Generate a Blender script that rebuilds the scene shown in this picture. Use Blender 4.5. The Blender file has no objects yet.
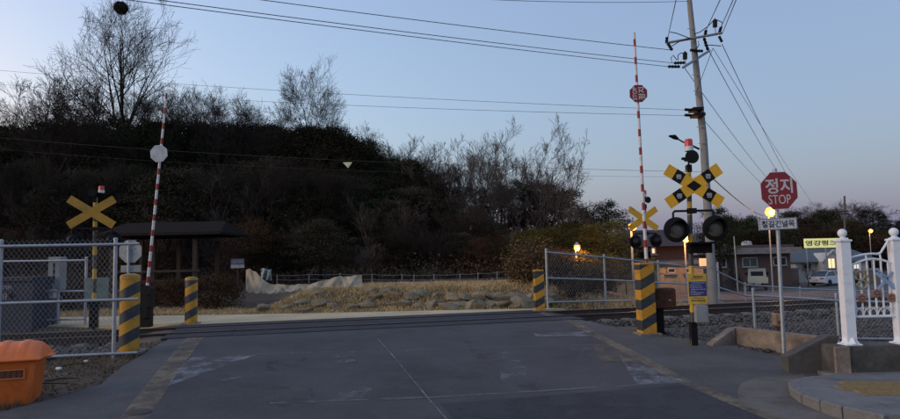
import bpy, math, random
import numpy as np
from mathutils import Matrix, Vector
random.seed(7); rng = np.random.default_rng(11)
S = bpy.context.scene; COL = S.collection; R = math.radians; PI = math.pi
# ------------------------------------------------------------------ camera
FPX, CZ = 650.0, 1.5                                  # focal length in photo pixels (900 wide), eye height over the crossing
pit, rol = R(4.55), R(1.23)
FW = np.array([0, math.cos(pit), math.sin(pit)]); U0 = np.array([0, -math.sin(pit), math.cos(pit)]); R0 = np.array([1., 0, 0])
RT = R0*math.cos(rol) - U0*math.sin(rol); UP = R0*math.sin(rol) + U0*math.cos(rol)
cam = bpy.data.cameras.new('camera'); cam.sensor_width = 36; cam.lens = FPX/900*36; cam.clip_end = 6000; cam.clip_start = .05
co = bpy.data.objects.new('camera', cam); COL.objects.link(co); S.camera = co
co.matrix_world = Matrix(((RT[0], UP[0], -FW[0], 0), (RT[1], UP[1], -FW[1], 0), (RT[2], UP[2], -FW[2], CZ), (0, 0, 0, 1)))
S.render.resolution_x, S.render.resolution_y = 1024, 477
# ------------------------------------------------------------------ dusk light
SUN_EL, SUN_AZ = 1.0, 297.0                           # sun just about to set to the left behind the hill (azimuth from +Y clockwise)
w = bpy.data.worlds.new('World'); S.world = w; w.use_nodes = True
nt = w.node_tree; bg = nt.nodes['Background']
sky = nt.nodes.new('ShaderNodeTexSky'); sky.sky_type = 'NISHITA'; sky.sun_disc = False
sky.sun_elevation = R(SUN_EL); sky.sun_rotation = R(SUN_AZ); sky.air_density = 1.0; sky.dust_density = 4.0; sky.ozone_density = 2.3
ma = nt.nodes.new('ShaderNodeVectorMath'); ma.operation = 'MULTIPLY_ADD'; ma.inputs[1].default_value = (1.03, 1.0, .83); ma.inputs[2].default_value = (.235, .25, .425)   # even bluish twilight veil
nt.links.new(sky.outputs[0], ma.inputs[0]); nt.links.new(ma.outputs[0], bg.inputs[0]); bg.inputs[1].default_value = 0.15
sl = bpy.data.lights.new('sun', 'SUN'); sl.energy = 0.30; sl.angle = R(40); sl.color = (1, .78, .55)
so = bpy.data.objects.new('sun', sl); COL.objects.link(so)
LA, LE = SUN_AZ-52, 14.0                               # the broad warm afterglow is centred lower left, behind the camera's shoulder
sd = Vector((math.sin(R(LA))*math.cos(R(LE)), math.cos(R(LA))*math.cos(R(LE)), math.sin(R(LE))))
so.rotation_euler = (-sd).to_track_quat('-Z', 'Y').to_euler(); so.location = (-20, -40, 20)
vs = S.view_settings; vs.view_transform = 'Standard'; vs.look = 'None'; vs.gamma = 1; vs.exposure = 2.38; vs.use_curve_mapping = False

# ------------------------------------------------------------------ measuring helpers (photo pixel -> place in the world at a known depth)
def ray(px, py): return FW + RT*(px-450)/FPX + UP*(209.5-py)/FPX
def aty(px, py, Y):
    d = ray(px, py); p = d*Y/d[1]; return Vector((p[0], p[1], p[2]+CZ))
TA = R(14.7); TU = (math.cos(TA), math.sin(TA)); TV = (-math.sin(TA), math.cos(TA)); T0 = (-2.2, 16.55)   # the track's own axes
def uv(x, y): dx, dy = x-T0[0], y-T0[1]; return dx*TU[0]+dy*TU[1], dx*TV[0]+dy*TV[1]
def W(u, v, z=0): return Vector((T0[0]+TU[0]*u+TV[0]*v, T0[1]+TU[1]*u+TV[1]*v, z))
PV = [-60, -17, -11, -8, -5, -2.5, 0, 60]; PZ = [-.75, -.62, -.5, -.35, -.15, -.02, 0, 0]
def prof(v): return np.interp(v, PV, PZ)
def grd(px, py, dz=0):                                 # where a pixel's ray meets the ramp
    z = 0
    d = ray(px, py)
    for _ in range(30):
        t = (z+dz-CZ)/d[2]; v = uv(d[0]*t, d[1]*t)[1]; z = .5*z+.5*float(prof(v))
    return Vector((d[0]*t, d[1]*t, z+dz))
def LPf(base): return lambda px, py: (lambda p: (p.x-base.x, p.z-base.z))(aty(px, py, base.y))     # photo pixel -> local (x, z) of a thing
def sm(a, b, x):
    t = np.clip((x-a)/(b-a), 0, 1); return t*t*(3-2*t)
UL_V = [-60, -17, -9, -7, -6.4, -5.8, -4.7, -3, -1, 3]; UL_U = [-9, -9, -7.4, -5.55, -5.0, -4.64, -4.62, -4.45, -4.3, -4.3]
UR_V = [-60, -12, -8.2, -7, -5.3, -4.4, -3, -1, 3]; UR_U = [14, 9.5, 7.5, 6.45, 6.0, 5.35, 5.15, 5.1, 5.3]
def G(x, y):                                           # bare ground height
    x = np.asarray(x, float); y = np.asarray(y, float)
    u = (x-T0[0])*TU[0]+(y-T0[1])*TU[1]; v = (x-T0[0])*TV[0]+(y-T0[1])*TV[1]
    z = prof(v).copy()
    inroad = (u > np.interp(v, UL_V, UL_U)-.02) & (u < np.interp(v, UR_V, UR_U)+.02) & (v < 2.4)
    z = np.where(inroad, z-.09, z-.03)
    side = sm(4.6, 6.2, np.abs(u+.1)-.0)
    z = z - side*.24*sm(3.3, 1.6, np.abs(v))           # track bed lies in a shallow cut beside the crossing
    right = sm(5.7, 6.6, u)
    z = z + right*(-.28-z)*sm(-7.6, -6.4, v)*sm(2.5, 1, v)
    bank = sm(20.1, 22.2, y)*sm(-6.6, -4.6, x)*sm(5.4, 2.6, x+.06*(y-22))*.66
    left = sm(20, 27, y)*sm(-5.5, -8, x)*.5
    fall = -sm(5.5, 9, x)*np.clip((y-19)*.044, 0, 1.75)
    terr = sm(22, 27, y)*sm(9, 3, x)*.62
    z = z + np.maximum(np.maximum(bank, left), terr) + fall
    Hh = np.interp(x, [-90, -40, -14, -6, 1, 9, 18, 30], [8.5, 8, 6.6, 5.6, 2.6, .6, 0, 0])
    z = z + Hh*sm(29, 55, y)
    z = z + sm(105, 170, y)*sm(10, 50, x)*5.5 + sm(70, 220, y)*sm(10, -40, x)*6
    n = np.sin(x*1.7+.3*y)*np.sin(y*1.3-.6*x)+.6*np.sin(x*4.1+y*2.2)*np.sin(3.3*y-x)
    return z + n*np.where(inroad, 0, .012) + n*.08*sm(29, 36, y)
def Gp(x, y): return float(G(x, y))

# ------------------------------------------------------------------ object helpers
def link(o, parent=None):
    COL.objects.link(o)
    if parent is not None: o.parent = parent
    return o
def tag(o, label=None, cat=None, group=None, kind=None):
    if label: o['label'] = label
    if cat: o['category'] = cat
    if group: o['group'] = group
    if kind: o['kind'] = kind
    return o
def thing(name, label, cat, loc=(0, 0, 0), rz=0, group=None):
    o = bpy.data.objects.new(name, None); o.empty_display_size = .2; o.location = loc; o.rotation_euler = (0, 0, rz)
    return tag(link(o), label, cat, group)
class MB:
    def __init__(s): s.v = []; s.f = []; s.n = 0; s.smooth = False
    def add(s, vs, fs):
        s.v.append(np.asarray(vs, float).reshape(-1, 3)); k = s.n
        s.f += [tuple(i+k for i in f) for f in fs]; s.n += len(s.v[-1]); return s
    def box(s, c, d, rz=0, rx=0, ry=0, bev=0):
        x, y, z = [a/2 for a in d]
        if bev:
            b = min(bev, x*.9, y*.9, z*.9); V = []
            for sz in (-1, 1):
                for zz, xx, yy in (((z, x-b, y-b), (z-b, x, y)) if sz == 1 else ((z-b, x, y), (z, x-b, y-b))):
                    V += [(-xx, -yy, sz*zz), (xx, -yy, sz*zz), (xx, yy, sz*zz), (-xx, yy, sz*zz)]
            V = V[4:8]+V[0:4]+V[12:16]+V[8:12]
            # rings: inner-bottom, bottom, top, inner-top
            F = [(3, 2, 1, 0), (12, 13, 14, 15)]
            for a in range(3):
                for i in range(4): F.append((a*4+i, a*4+(i+1) % 4, a*4+4+(i+1) % 4, a*4+4+i))
        else:
            V = [(-x, -y, -z), (x, -y, -z), (x, y, -z), (-x, y, -z), (-x, -y, z), (x, -y, z), (x, y, z), (-x, y, z)]
            F = [(0, 3, 2, 1), (4, 5, 6, 7), (0, 1, 5, 4), (1, 2, 6, 5), (2, 3, 7, 6), (3, 0, 4, 7)]
        M = Matrix.Rotation(rz, 3, 'Z') @ Matrix.Rotation(ry, 3, 'Y') @ Matrix.Rotation(rx, 3, 'X')
        V = np.array(V) @ np.array(M).T + np.array(c)
        return s.add(V, F)
    def tube(s, path, rad, n=8, cap=True):
        P = np.array([tuple(p) for p in path], float); m = len(P); r = np.full(m, rad) if np.isscalar(rad) else np.array(rad)
        D = np.empty_like(P); D[1:-1] = P[2:]-P[:-2]; D[0] = P[1]-P[0]; D[-1] = P[-1]-P[-2]
        if m == 2: D[:] = P[1]-P[0]
        D /= np.linalg.norm(D, axis=1)[:, None]+1e-12
        ref = np.where(np.abs(D[:, 2:3]) < .9, np.array([[0, 0, 1.]]), np.array([[1., 0, 0]])) if m < 3 else None
        if ref is None:
            a = np.array([0, 0, 1.]) if np.abs(D[:, 2]).mean() < .8 else np.array([1., 0, 0]); ref = np.repeat(a[None], m, 0)
        A = np.cross(D, ref); A /= np.linalg.norm(A, axis=1)[:, None]+1e-12; B = np.cross(D, A)
        t = np.arange(n)*2*PI/n
        V = P[:, None]+r[:, None, None]*(A[:, None]*np.cos(t)[None, :, None]+B[:, None]*np.sin(t)[None, :, None])
        F = []
        for k in range(m-1):
            for i in range(n): j = (i+1) % n; F.append((k*n+i, k*n+j, k*n+n+j, k*n+n+i))
        if cap: F += [tuple(range(n-1, -1, -1)), tuple(range((m-1)*n, m*n))]
        return s.add(V.reshape(-1, 3), F)
    def lathe(s, prof_, n=20, c=(0, 0, 0), axis='Z'):
        V = []; F = []
        for (r, z) in prof_:
            for i in range(n):
                a = 2*PI*i/n; p = (r*math.cos(a), r*math.sin(a), z)
                if axis == 'Y': p = (p[0], p[2], p[1])
                if axis == 'X': p = (p[2], p[0], p[1])
                V.append((p[0]+c[0], p[1]+c[1], p[2]+c[2]))
        m = len(prof_)
        for k in range(m-1):
            for i in range(n): j = (i+1) % n; F.append((k*n+i, k*n+j, k*n+n+j, k*n+n+i))
        F += [tuple(range(n-1, -1, -1)), tuple(range((m-1)*n, m*n))]
        return s.add(V, F)
    def prism(s, poly, y0, y1):                         # polygon in local XZ, extruded along Y
        n = len(poly); V = [(p[0], y0, p[1]) for p in poly]+[(p[0], y1, p[1]) for p in poly]
        F = [tuple(range(n)), tuple(range(2*n-1, n-1, -1))]+[(i, n+i, n+(i+1) % n, (i+1) % n) for i in range(n)]
        return s.add(V, F)
    def slab(s, poly, z0, z1):                          # polygon in XY, extruded along Z
        n = len(poly); V = [(p[0], p[1], z0) for p in poly]+[(p[0], p[1], z1) for p in poly]
        F = [tuple(range(n-1, -1, -1)), tuple(range(n, 2*n))]+[(i, (i+1) % n, n+(i+1) % n, n+i) for i in range(n)]
        return s.add(V, F)
    def mesh(s, name, mat, smooth=False):
        m = bpy.data.meshes.new(name); m.from_pydata(np.concatenate(s.v), [], s.f)
        m.materials.append(mat)
        if smooth: m.polygons.foreach_set('use_smooth', [True]*len(m.polygons))
        m.update(); return m
    def build(s, name, mat, parent=None, smooth=False, fix=True):
        m = s.mesh(name, mat, smooth)
        if fix:
            import bmesh
            b = bmesh.new(); b.from_mesh(m); bmesh.ops.recalc_face_normals(b, faces=b.faces); b.to_mesh(m); b.free()
        if smooth:
            try: m.set_sharp_from_angle(angle=R(40))
            except Exception: pass
        return link(bpy.data.objects.new(name, m), parent)
def np_obj(name, V, F, mat, parent=None):               # big triangle or quad soup
    V = np.asarray(V, np.float32); F = np.asarray(F, np.int32); k = F.shape[1]
    m = bpy.data.meshes.new(name); m.vertices.add(len(V)); m.vertices.foreach_set('co', V.ravel())
    m.loops.add(F.size); m.loops.foreach_set('vertex_index', F.ravel())
    m.polygons.add(len(F)); m.polygons.foreach_set('loop_start', np.arange(0, F.size, k, dtype=np.int32))
    m.update(calc_edges=True); m.materials.append(mat)
    return link(bpy.data.objects.new(name, m), parent) if name else m
def copy_tree(o, parent=None):
    c = o.copy(); COL.objects.link(c)
    if parent: c.parent = parent
    for ch in list(o.children): copy_tree(ch, c)
    return c
def text(body, size, mat, parent, loc, rz=0, roll=0, name='lettering', bold=.012, sx=1.0, depth=.001):
    c = bpy.data.curves.new(name, 'FONT'); c.body = body; c.size = size; c.align_x = 'CENTER'; c.align_y = 'CENTER'; c.offset = bold*size; c.extrude = depth; c.resolution_u = 3
    o = bpy.data.objects.new(name, c); COL.objects.link(o); bpy.context.view_layer.update()
    m = bpy.data.meshes.new_from_object(o.evaluated_get(bpy.context.evaluated_depsgraph_get())); bpy.data.objects.remove(o)
    # centre it, stand it upright, face -Y
    V = np.array([v.co for v in m.vertices]); mid = (V.min(0)+V.max(0))/2
    M = Matrix.Translation(loc) @ Matrix.Rotation(rz, 4, 'Z') @ Matrix.Rotation(roll, 4, 'Y') @ Matrix.Rotation(PI/2, 4, 'X') @ Matrix.Diagonal((sx, 1, 1, 1)) @ Matrix.Translation((-mid[0], -mid[1], 0))
    m.transform(M); m.materials.clear(); m.materials.append(mat); m.name = name
    return link(bpy.data.objects.new(name, m), parent)

# ------------------------------------------------------------------ materials
def mat(name, c, rough=.7, metal=0, var=.25, scale=6, bump=0, bscale=40, c2=None, dirt=0, dirtc=(.06, .05, .04), dscale=2.5, emit=None, es=1, island=0, coord='Object', spec=.5, grain=0, gscale=45, objv=0):
    m = bpy.data.materials.new(name); m.use_nodes = True; t = m.node_tree; N = t.nodes; L = t.links; b = N['Principled BSDF']
    b.inputs['Roughness'].default_value = rough; b.inputs['Metallic'].default_value = metal; b.inputs['Specular IOR Level'].default_value = spec
    tc = N.new('ShaderNodeTexCoord')
    def noise(sc, det=4, ro=.6):
        n = N.new('ShaderNodeTexNoise'); n.inputs['Scale'].default_value = sc; n.inputs['Detail'].default_value = det; n.inputs['Roughness'].default_value = ro
        L.new(tc.outputs[coord], n.inputs['Vector']); return n.outputs['Fac']
    def mix(fac, a, bb):
        x = N.new('ShaderNodeMix'); x.data_type = 'RGBA'
        if hasattr(fac, 'links'): L.new(fac, x.inputs[0])
        else: x.inputs[0].default_value = fac
        for q, i in ((a, 6), (bb, 7)):
            if hasattr(q, 'links'): L.new(q, x.inputs[i])
            else: x.inputs[i].default_value = (*q, 1)
        return x.outputs[2]
    def ramp(f, a, bb):
        r = N.new('ShaderNodeMapRange'); r.inputs[1].default_value = a; r.inputs[2].default_value = bb; L.new(f, r.inputs[0]); return r.outputs[0]
    lo = tuple(x*(1-var) for x in c); hi = tuple(min(1, x*(1+var)) for x in c) if c2 is None else c2
    col = mix(ramp(noise(scale), .3, .7), lo, hi)
    if island:
        g = N.new('ShaderNodeNewGeometry'); h = N.new('ShaderNodeHueSaturation'); L.new(ramp(g.outputs['Random Per Island'], -.0, 1.0), h.inputs['Value'])
        r = h.inputs['Value'].links[0].from_node; r.inputs[3].default_value = 1-island; r.inputs[4].default_value = 1+island
        L.new(col, h.inputs['Color']); col = h.outputs[0]
    if dirt:
        f = ramp(noise(dscale, 8, .7), .62-.3*dirt, .75); col = mix(f, col, dirtc)
    for k_, src in ((grain, None), (objv, 1)):
        if not k_: continue
        if src: oi = N.new('ShaderNodeObjectInfo'); f = ramp(oi.outputs['Random'], 0, 1)
        else: f = ramp(noise(gscale, 3, .7), .3, .7)
        f.node.inputs[3].default_value = 1-k_; f.node.inputs[4].default_value = 1+k_
        h = N.new('ShaderNodeHueSaturation'); L.new(f, h.inputs['Value']); L.new(col, h.inputs['Color']); col = h.outputs[0]
    L.new(col, b.inputs['Base Color'])
    if bump:
        n = noise(bscale, 6, .65); bp = N.new('ShaderNodeBump'); bp.inputs['Strength'].default_value = bump; bp.inputs['Distance'].default_value = .02; L.new(n, bp.inputs['Height']); L.new(bp.outputs[0], b.inputs['Normal'])
    if emit:
        b.inputs['Emission Color'].default_value = (*emit, 1); b.inputs['Emission Strength'].default_value = es
    return m
def stripes(name, ca, cb, period, sx=0, sy=0, sz=1, duty=.5, rough=.55, phase=0, wear=.3):
    m = bpy.data.materials.new(name); m.use_nodes = True; t = m.node_tree; N = t.nodes; L = t.links; b = N['Principled BSDF']; b.inputs['Roughness'].default_value = rough
    tc = N.new('ShaderNodeTexCoord'); d = N.new('ShaderNodeVectorMath'); d.operation = 'DOT_PRODUCT'; d.inputs[1].default_value = (sx/period, sy/period, sz/period); L.new(tc.outputs['Object'], d.inputs[0])
    n = N.new('ShaderNodeTexNoise'); n.inputs['Scale'].default_value = 9; n.inputs['Detail'].default_value = 6; L.new(tc.outputs['Object'], n.inputs['Vector'])
    a = N.new('ShaderNodeMath'); a.operation = 'ADD'; a.inputs[1].default_value = phase+50; L.new(d.outputs['Value'], a.inputs[0])
    f = N.new('ShaderNodeMath'); f.operation = 'FRACT'; L.new(a.outputs[0], f.inputs[0])
    g = N.new('ShaderNodeMath'); g.operation = 'LESS_THAN'; g.inputs[1].default_value = duty; L.new(f.outputs[0], g.inputs[0])
    x = N.new('ShaderNodeMix'); x.data_type = 'RGBA'; L.new(g.outputs[0], x.inputs[0]); x.inputs[6].default_value = (*cb, 1); x.inputs[7].default_value = (*ca, 1)
    r = N.new('ShaderNodeMapRange'); r.inputs[1].default_value = .52; r.inputs[2].default_value = .75; r.inputs[4].default_value = wear; L.new(n.outputs['Fac'], r.inputs[0])
    y = N.new('ShaderNodeMix'); y.data_type = 'RGBA'; L.new(r.outputs[0], y.inputs[0]); L.new(x.outputs[2], y.inputs[6]); y.inputs[7].default_value = (.10, .085, .06, 1)
    L.new(y.outputs[2], b.inputs['Base Color']); return m
def worn(name, c, keep, scale=3.0, rough=.8, sxy=(1, 1), c2=None):                  # thin worn paint: bare asphalt shows through
    m = bpy.data.materials.new(name); m.use_nodes = True; t = m.node_tree; N = t.nodes; L = t.links; b = N['Principled BSDF']; b.inputs['Roughness'].default_value = rough
    b.inputs['Base Color'].default_value = (*c, 1); out = N['Material Output']; tr = N.new('ShaderNodeBsdfTransparent'); mx = N.new('ShaderNodeMixShader')
    tc = N.new('ShaderNodeTexCoord'); mp = N.new('ShaderNodeMapping'); mp.inputs['Scale'].default_value = (sxy[0], sxy[1], 1); L.new(tc.outputs['Object'], mp.inputs[0])
    fs = None
    for sc, wgt in ((scale, 1), (scale*9, .5)):
        n = N.new('ShaderNodeTexNoise'); n.inputs['Scale'].default_value = sc; n.inputs['Detail'].default_value = 8; n.inputs['Roughness'].default_value = .7; L.new(mp.outputs[0], n.inputs['Vector'])
        q = N.new('ShaderNodeMath'); q.operation = 'MULTIPLY'; q.inputs[1].default_value = wgt/1.5; L.new(n.outputs['Fac'], q.inputs[0])
        if fs is None: fs = q.outputs[0]
        else:
            ad = N.new('ShaderNodeMath'); ad.operation = 'ADD'; L.new(fs, ad.inputs[0]); L.new(q.outputs[0], ad.inputs[1]); fs = ad.outputs[0]
    r = N.new('ShaderNodeMapRange'); r.inputs[1].default_value = .62-keep*.3; r.inputs[2].default_value = .78-keep*.3; r.inputs[4].default_value = min(.92, .45+keep*.5); L.new(fs, r.inputs[0])
    L.new(r.outputs[0], mx.inputs[0]); L.new(tr.outputs[0], mx.inputs[1]); L.new(b.outputs[0], mx.inputs[2]); L.new(mx.outputs[0], out.inputs[0]); return m
M_soil = mat('soil', (.085, .062, .042), .95, var=.35, scale=1.3, bump=.6, bscale=14, dirt=.35, dirtc=(.16, .12, .065), dscale=.9)
M_asph = mat('asphalt', (.056, .054, .057), .82, var=.3, scale=.55, bump=.6, bscale=110, dirt=.55, dirtc=(.078, .076, .078), dscale=1.9, grain=.4)
M_asph_old = mat('asphalt_shoulder', (.086, .083, .081), .88, var=.25, scale=1.1, bump=.7, bscale=90, dirt=.4, dirtc=(.10, .10, .105), dscale=1.1, grain=.4)
M_asph_new = mat('asphalt_crossing', (.026, .026, .032), .8, var=.3, scale=2, bump=.4, bscale=120)
M_conc_road = mat('concrete_road', (.56, .45, .27), .9, var=.18, scale=.8, bump=.25, bscale=60, dirt=.35, dirtc=(.44, .36, .22), dscale=.7, grain=.22, gscale=60)
M_apron = mat('sandy_apron', (.15, .135, .115), .95, var=.25, scale=1.8, bump=.6, bscale=50, dirt=.45, dirtc=(.06, .05, .04), dscale=1.2, grain=.22, gscale=60)
M_conc = mat('concrete', (.28, .22, .17), .9, var=.3, scale=3, bump=.5, bscale=25, dirt=.75, dirtc=(.055, .045, .04), dscale=2.2, grain=.22, gscale=60)
M_conc_dark = mat('concrete_stained', (.10, .092, .085), .92, var=.35, scale=3, bump=.5, bscale=25, dirt=.9, dirtc=(.03, .028, .026), dscale=2.6, grain=.22, gscale=60)
M_kerb = mat('kerb_stone', (.16, .157, .152), .85, var=.2, scale=4, bump=.35, bscale=60, dirt=.4, grain=.22, gscale=60)
M_walk = mat('sidewalk_concrete', (.172, .168, .162), .88, var=.2, scale=2, bump=.35, bscale=60, dirt=.35, dirtc=(.08, .078, .075), grain=.22, gscale=60)
M_tact = mat('tactile_yellow', (.22, .155, .06), .85, var=.25, scale=5, dirt=.45, dirtc=(.10, .085, .06), grain=.22, gscale=60)
M_ballast = mat('ballast_stone', (.075, .068, .062), .9, var=.35, scale=9, island=.65)
M_bed = mat('ballast_bed', (.055, .052, .05), .95, var=.4, scale=14, bump=1, bscale=22)
M_rail = mat('rail_steel', (.05, .032, .025), .6, .3, var=.35, scale=8)
M_railtop = mat('rail_polished', (.30, .29, .28), .35, .9, var=.1, scale=5)
M_sleeper = mat('sleeper_concrete', (.16, .14, .115), .92, var=.25, scale=5, dirt=.6)
M_rock = mat('bank_rock', (.25, .205, .135), .95, var=.35, scale=1.6, bump=1, bscale=7, dirt=.7, dirtc=(.11, .10, .07), dscale=3.5, grain=.3, gscale=20)
M_grass = mat('dry_grass', (.52, .375, .19), .95, spec=.1, var=.3, scale=1.2, island=.4)
M_white_p = worn('worn_white_paint', (.33, .34, .36), .55, 3.0)
M_white_t = worn('worn_thin_white', (.31, .32, .335), .4, 2.6)
M_yel_p = worn('worn_yellow_paint', (.23, .18, .12), .72, 2.2)
M_yel_t = worn('worn_thin_yellow', (.23, .18, .115), .52, 1.8)
M_seam = worn('seam_line', (.22, .215, .215), .52, 4)
M_rust_t = worn('worn_rust_stain', (.17, .13, .10), .4, 1.4)

# ------------------------------------------------------------------ ground: one sheet out to the horizon, hill included
def axis(lims):
    a = []
    for x0, x1, st in lims: a += list(np.arange(x0, x1, st))
    return np.array(a+[lims[-1][1]])
gx = axis([(-900, -200, 100), (-200, -60, 10), (-60, -16, 1.5), (-16, 16, .22), (16, 60, 1.5), (60, 200, 10), (200, 900, 100)])
gy = axis([(-300, -40, 40), (-40, 2, 3), (2, 24, .22), (24, 62, 1.0), (62, 240, 6), (240, 2400, 240)])
XX, YY = np.meshgrid(gx, gy); ZZ = G(XX, YY); nx, ny = len(gx), len(gy)
I = np.arange(nx*ny).reshape(ny, nx)
F = np.stack([I[:-1, :-1], I[:-1, 1:], I[1:, 1:], I[1:, :-1]], -1).reshape(-1, 4)
ground = tag(np_obj('ground', np.stack([XX, YY, ZZ], -1).reshape(-1, 3), F, M_soil), 'brown bare soil and leaf litter ground rising into the dark wooded hillside', kind='structure')
ground.data.polygons.foreach_set('use_smooth', [True]*len(F))
def strip_sheet(name, vs_, ul, ur, zf, m, parent=None, nu=14):
    """sheet between two edges given along the road"""
    V = []; F = []
    for v in vs_:
        a, b = ul(v), ur(v)
        for k in range(nu+1):
            p = W(a+(b-a)*k/nu, v); V.append((p.x, p.y, zf(v)))
    for i in range(len(vs_)-1):
        for k in range(nu): a = i*(nu+1)+k; F.append((a, a+1, a+nu+2, a+nu+1))
    mb = MB(); mb.add(V, F); return mb.build(name, m, parent, smooth=True)
vv = list(np.arange(-40, -17, 3))+list(np.arange(-17, 1.01, .4))+[1.05]
iu = lambda U, Vv: (lambda v: float(np.interp(v, Vv, U)))
road = strip_sheet('road', vv, iu(UL_U, UL_V), iu(UR_U, UR_V), lambda v: float(prof(v)), M_asph_old, nu=24)
tag(road, 'dark worn asphalt road ramping up to the level crossing', kind='structure')
RL_V = [-40, -11, -9.2, -7.9, -6.3, -4.4, -1, 1.1]; RL_U = [3.5, 3.55, 3.63, 3.7, 3.95, 4.21, 4.86, 5.0]
lane = strip_sheet('carriageway', vv, lambda v: -3.85, iu(RL_U, RL_V), lambda v: float(prof(v))+.004, M_asph, road, nu=24)
def ribbon(name, pts, wd, m, dz, parent=road, taper=None):       # painted line: centre points in (u, v)
    V = []; F = []
    P = []
    for (a, b) in zip(pts[:-1], pts[1:]):
        k = max(2, int(math.dist(a, b)/.35))
        P += [(a[0]+(b[0]-a[0])*i/k, a[1]+(b[1]-a[1])*i/k) for i in range(k)]
    P.append(pts[-1])
    for i, (u, v) in enumerate(P):
        q = P[min(i+1, len(P)-1)]; o = P[max(i-1, 0)]; dx, dy = q[0]-o[0], q[1]-o[1]; l = math.hypot(dx, dy); hw = wd/2*(1 if not taper else taper(i/(len(P)-1)))
        for sgn in (-1, 1):
            a, b = u-dy/l*hw*sgn, v+dx/l*hw*sgn; p = W(a, b); V.append((p.x, p.y, float(prof(b))+dz))
    for i in range(len(P)-1): F.append((2*i, 2*i+1, 2*i+3, 2*i+2))
    mb = MB(); mb.add(V, F); return mb.build(name, m, parent)
def patch(name, pix, m, dz, parent=road):                          # painted shape from its corners
    P = [grd(*p) for p in pix]; c = sum(P, Vector())/len(P); mb = MB()
    # fine triangulated fan so that it follows the ramp
    V = []; F = []; n = 8; k = len(P)
    for i in range(k):
        for a in range(n+1):
            for b in range(n+1-a):
                s, t = a/n, b/n; q = c*(1-s-t)+P[i]*s+P[(i+1) % k]*t; V.append((q.x, q.y, float(prof(uv(q.x, q.y)[1]))+dz))
        o = i*(n+1)*(n+2)//2; idx = {}; q_ = o
        for a in range(n+1):
            for b in range(n+1-a): idx[a, b] = q_; q_ += 1
        for a in range(n):
            for b in range(n-a):
                F.append((idx[a, b], idx[a+1, b], idx[a, b+1]))
                if a+b < n-1: F.append((idx[a+1, b], idx[a+1, b+1], idx[a, b+1]))
    mb.add(V, F); return mb.build(name, m, parent, fix=False)
ribbon('yellow_line', [(-3.8, -12), (-3.8, .6)], .34, M_yel_p, .009)
ribbon('yellow_line', [(3.55, -11), (3.63, -9.2), (3.7, -7.9), (3.95, -6.3), (4.21, -4.4), (4.9, -1), (5.0, .9)], .24, M_yel_p, .009)
patch('white_marking', [(192, 358), (256, 356), (168, 387), (172, 375)], M_white_p, .012)
patch('white_marking', [(246, 373), (238, 384), (206, 386)], M_white_t, .012)
patch('white_marking', [(533, 334), (590, 332), (592, 337), (537, 337)], M_white_p, .012)
patch('white_marking', [(618, 355), (648, 368), (690, 383), (637, 385)], M_white_p, .012)
patch('yellow_marking', [(592, 345), (615, 346), (690, 383), (668, 384), (625, 362), (600, 362)], M_yel_t, .0125)
patch('white_marking', [(567, 346), (588, 346), (592, 361), (580, 362)], M_white_t, .012)
patch('white_marking', [(503, 352), (524, 352), (527, 381), (500, 386)], M_white_t, .012)
patch('rust_stain', [(480, 352), (500, 349), (503, 362), (478, 364)], M_rust_t, .012)
patch('rust_stain', [(538, 378), (556, 376), (558, 386), (536, 388)], M_rust_t, .012)
patch('white_marking', [(335, 395), (360, 385), (374, 390), (362, 398), (330, 402)], M_white_t, .012)
patch('white_marking', [(330, 355), (352, 352), (356, 362), (336, 364)], M_white_t, .012)
ribbon('seam', [(-2.6, -4.15), (0, -4.6), (3.65, -5.14)], .06, M_seam, .016)
ribbon('seam', [(-2.2, -7.55), (0, -7.85), (3.75, -8.06)], .07, M_seam, .016)
ribbon('seam', [(-.15, -3.2), (-.15, -11)], .028, worn('crack_sealant', (.22, .22, .225), .72, 3), .016)
ribbon('asphalt_patch', [(1.75, -8.15), (1.75, -12)], 3.6, worn('newer_asphalt', (.036, .037, .042), .9, .8), .0058)
M_dark_t = worn('oil_stain', (.02, .02, .024), .25, 1.2)
ribbon('tyre_stain', [(-1.9, -1.2), (-2.0, -11)], .7, M_dark_t, .0065); ribbon('tyre_stain', [(1.6, -1.2), (1.6, -11)], .75, M_dark_t, .0065)
ribbon('crack', [(1.35, -2.2), (1.5, -4.1), (1.2, -5.6), (1.45, -7.4), (1.3, -9.5)], .016, worn('crack_dark', (.02, .02, .022), .5, 3), .016)
mb = MB(); mb.lathe([(.15, -.02), (.15, .003), (.14, .005), (.05, .005)], 24)
mh = mb.build('manhole_cover', mat('cast_iron', (.06, .05, .042), .7, .3, scale=20), smooth=True); mh.location = grd(139, 412, .009); mh.rotation_euler = (R(2.6), 0, TA); tag(mh, 'round dark iron manhole cover set in the yellow road line', 'manhole cover')
# crossing deck: rubber and asphalt panels between and beside the rails
deck = thing('crossing_deck', 'dark crossing deck panels laid between the rails across the road', 'crossing deck', W(0, 0))
deck.rotation_euler = (0, 0, TA)
k = 0
for (v0, v1) in ((-1.6, -.80), (-.62, -.01), (.01, .62), (.80, 1.6)):
    for i in range(7):
        u0 = -4.5+i*1.4; m = MB(); m.box((u0+.69, (v0+v1)/2, -.017+.002*math.sin(i*3+k)), (1.396, v1-v0-.012, .05), bev=.004); m.build('panel', M_asph_new, deck); k += 1
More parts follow.
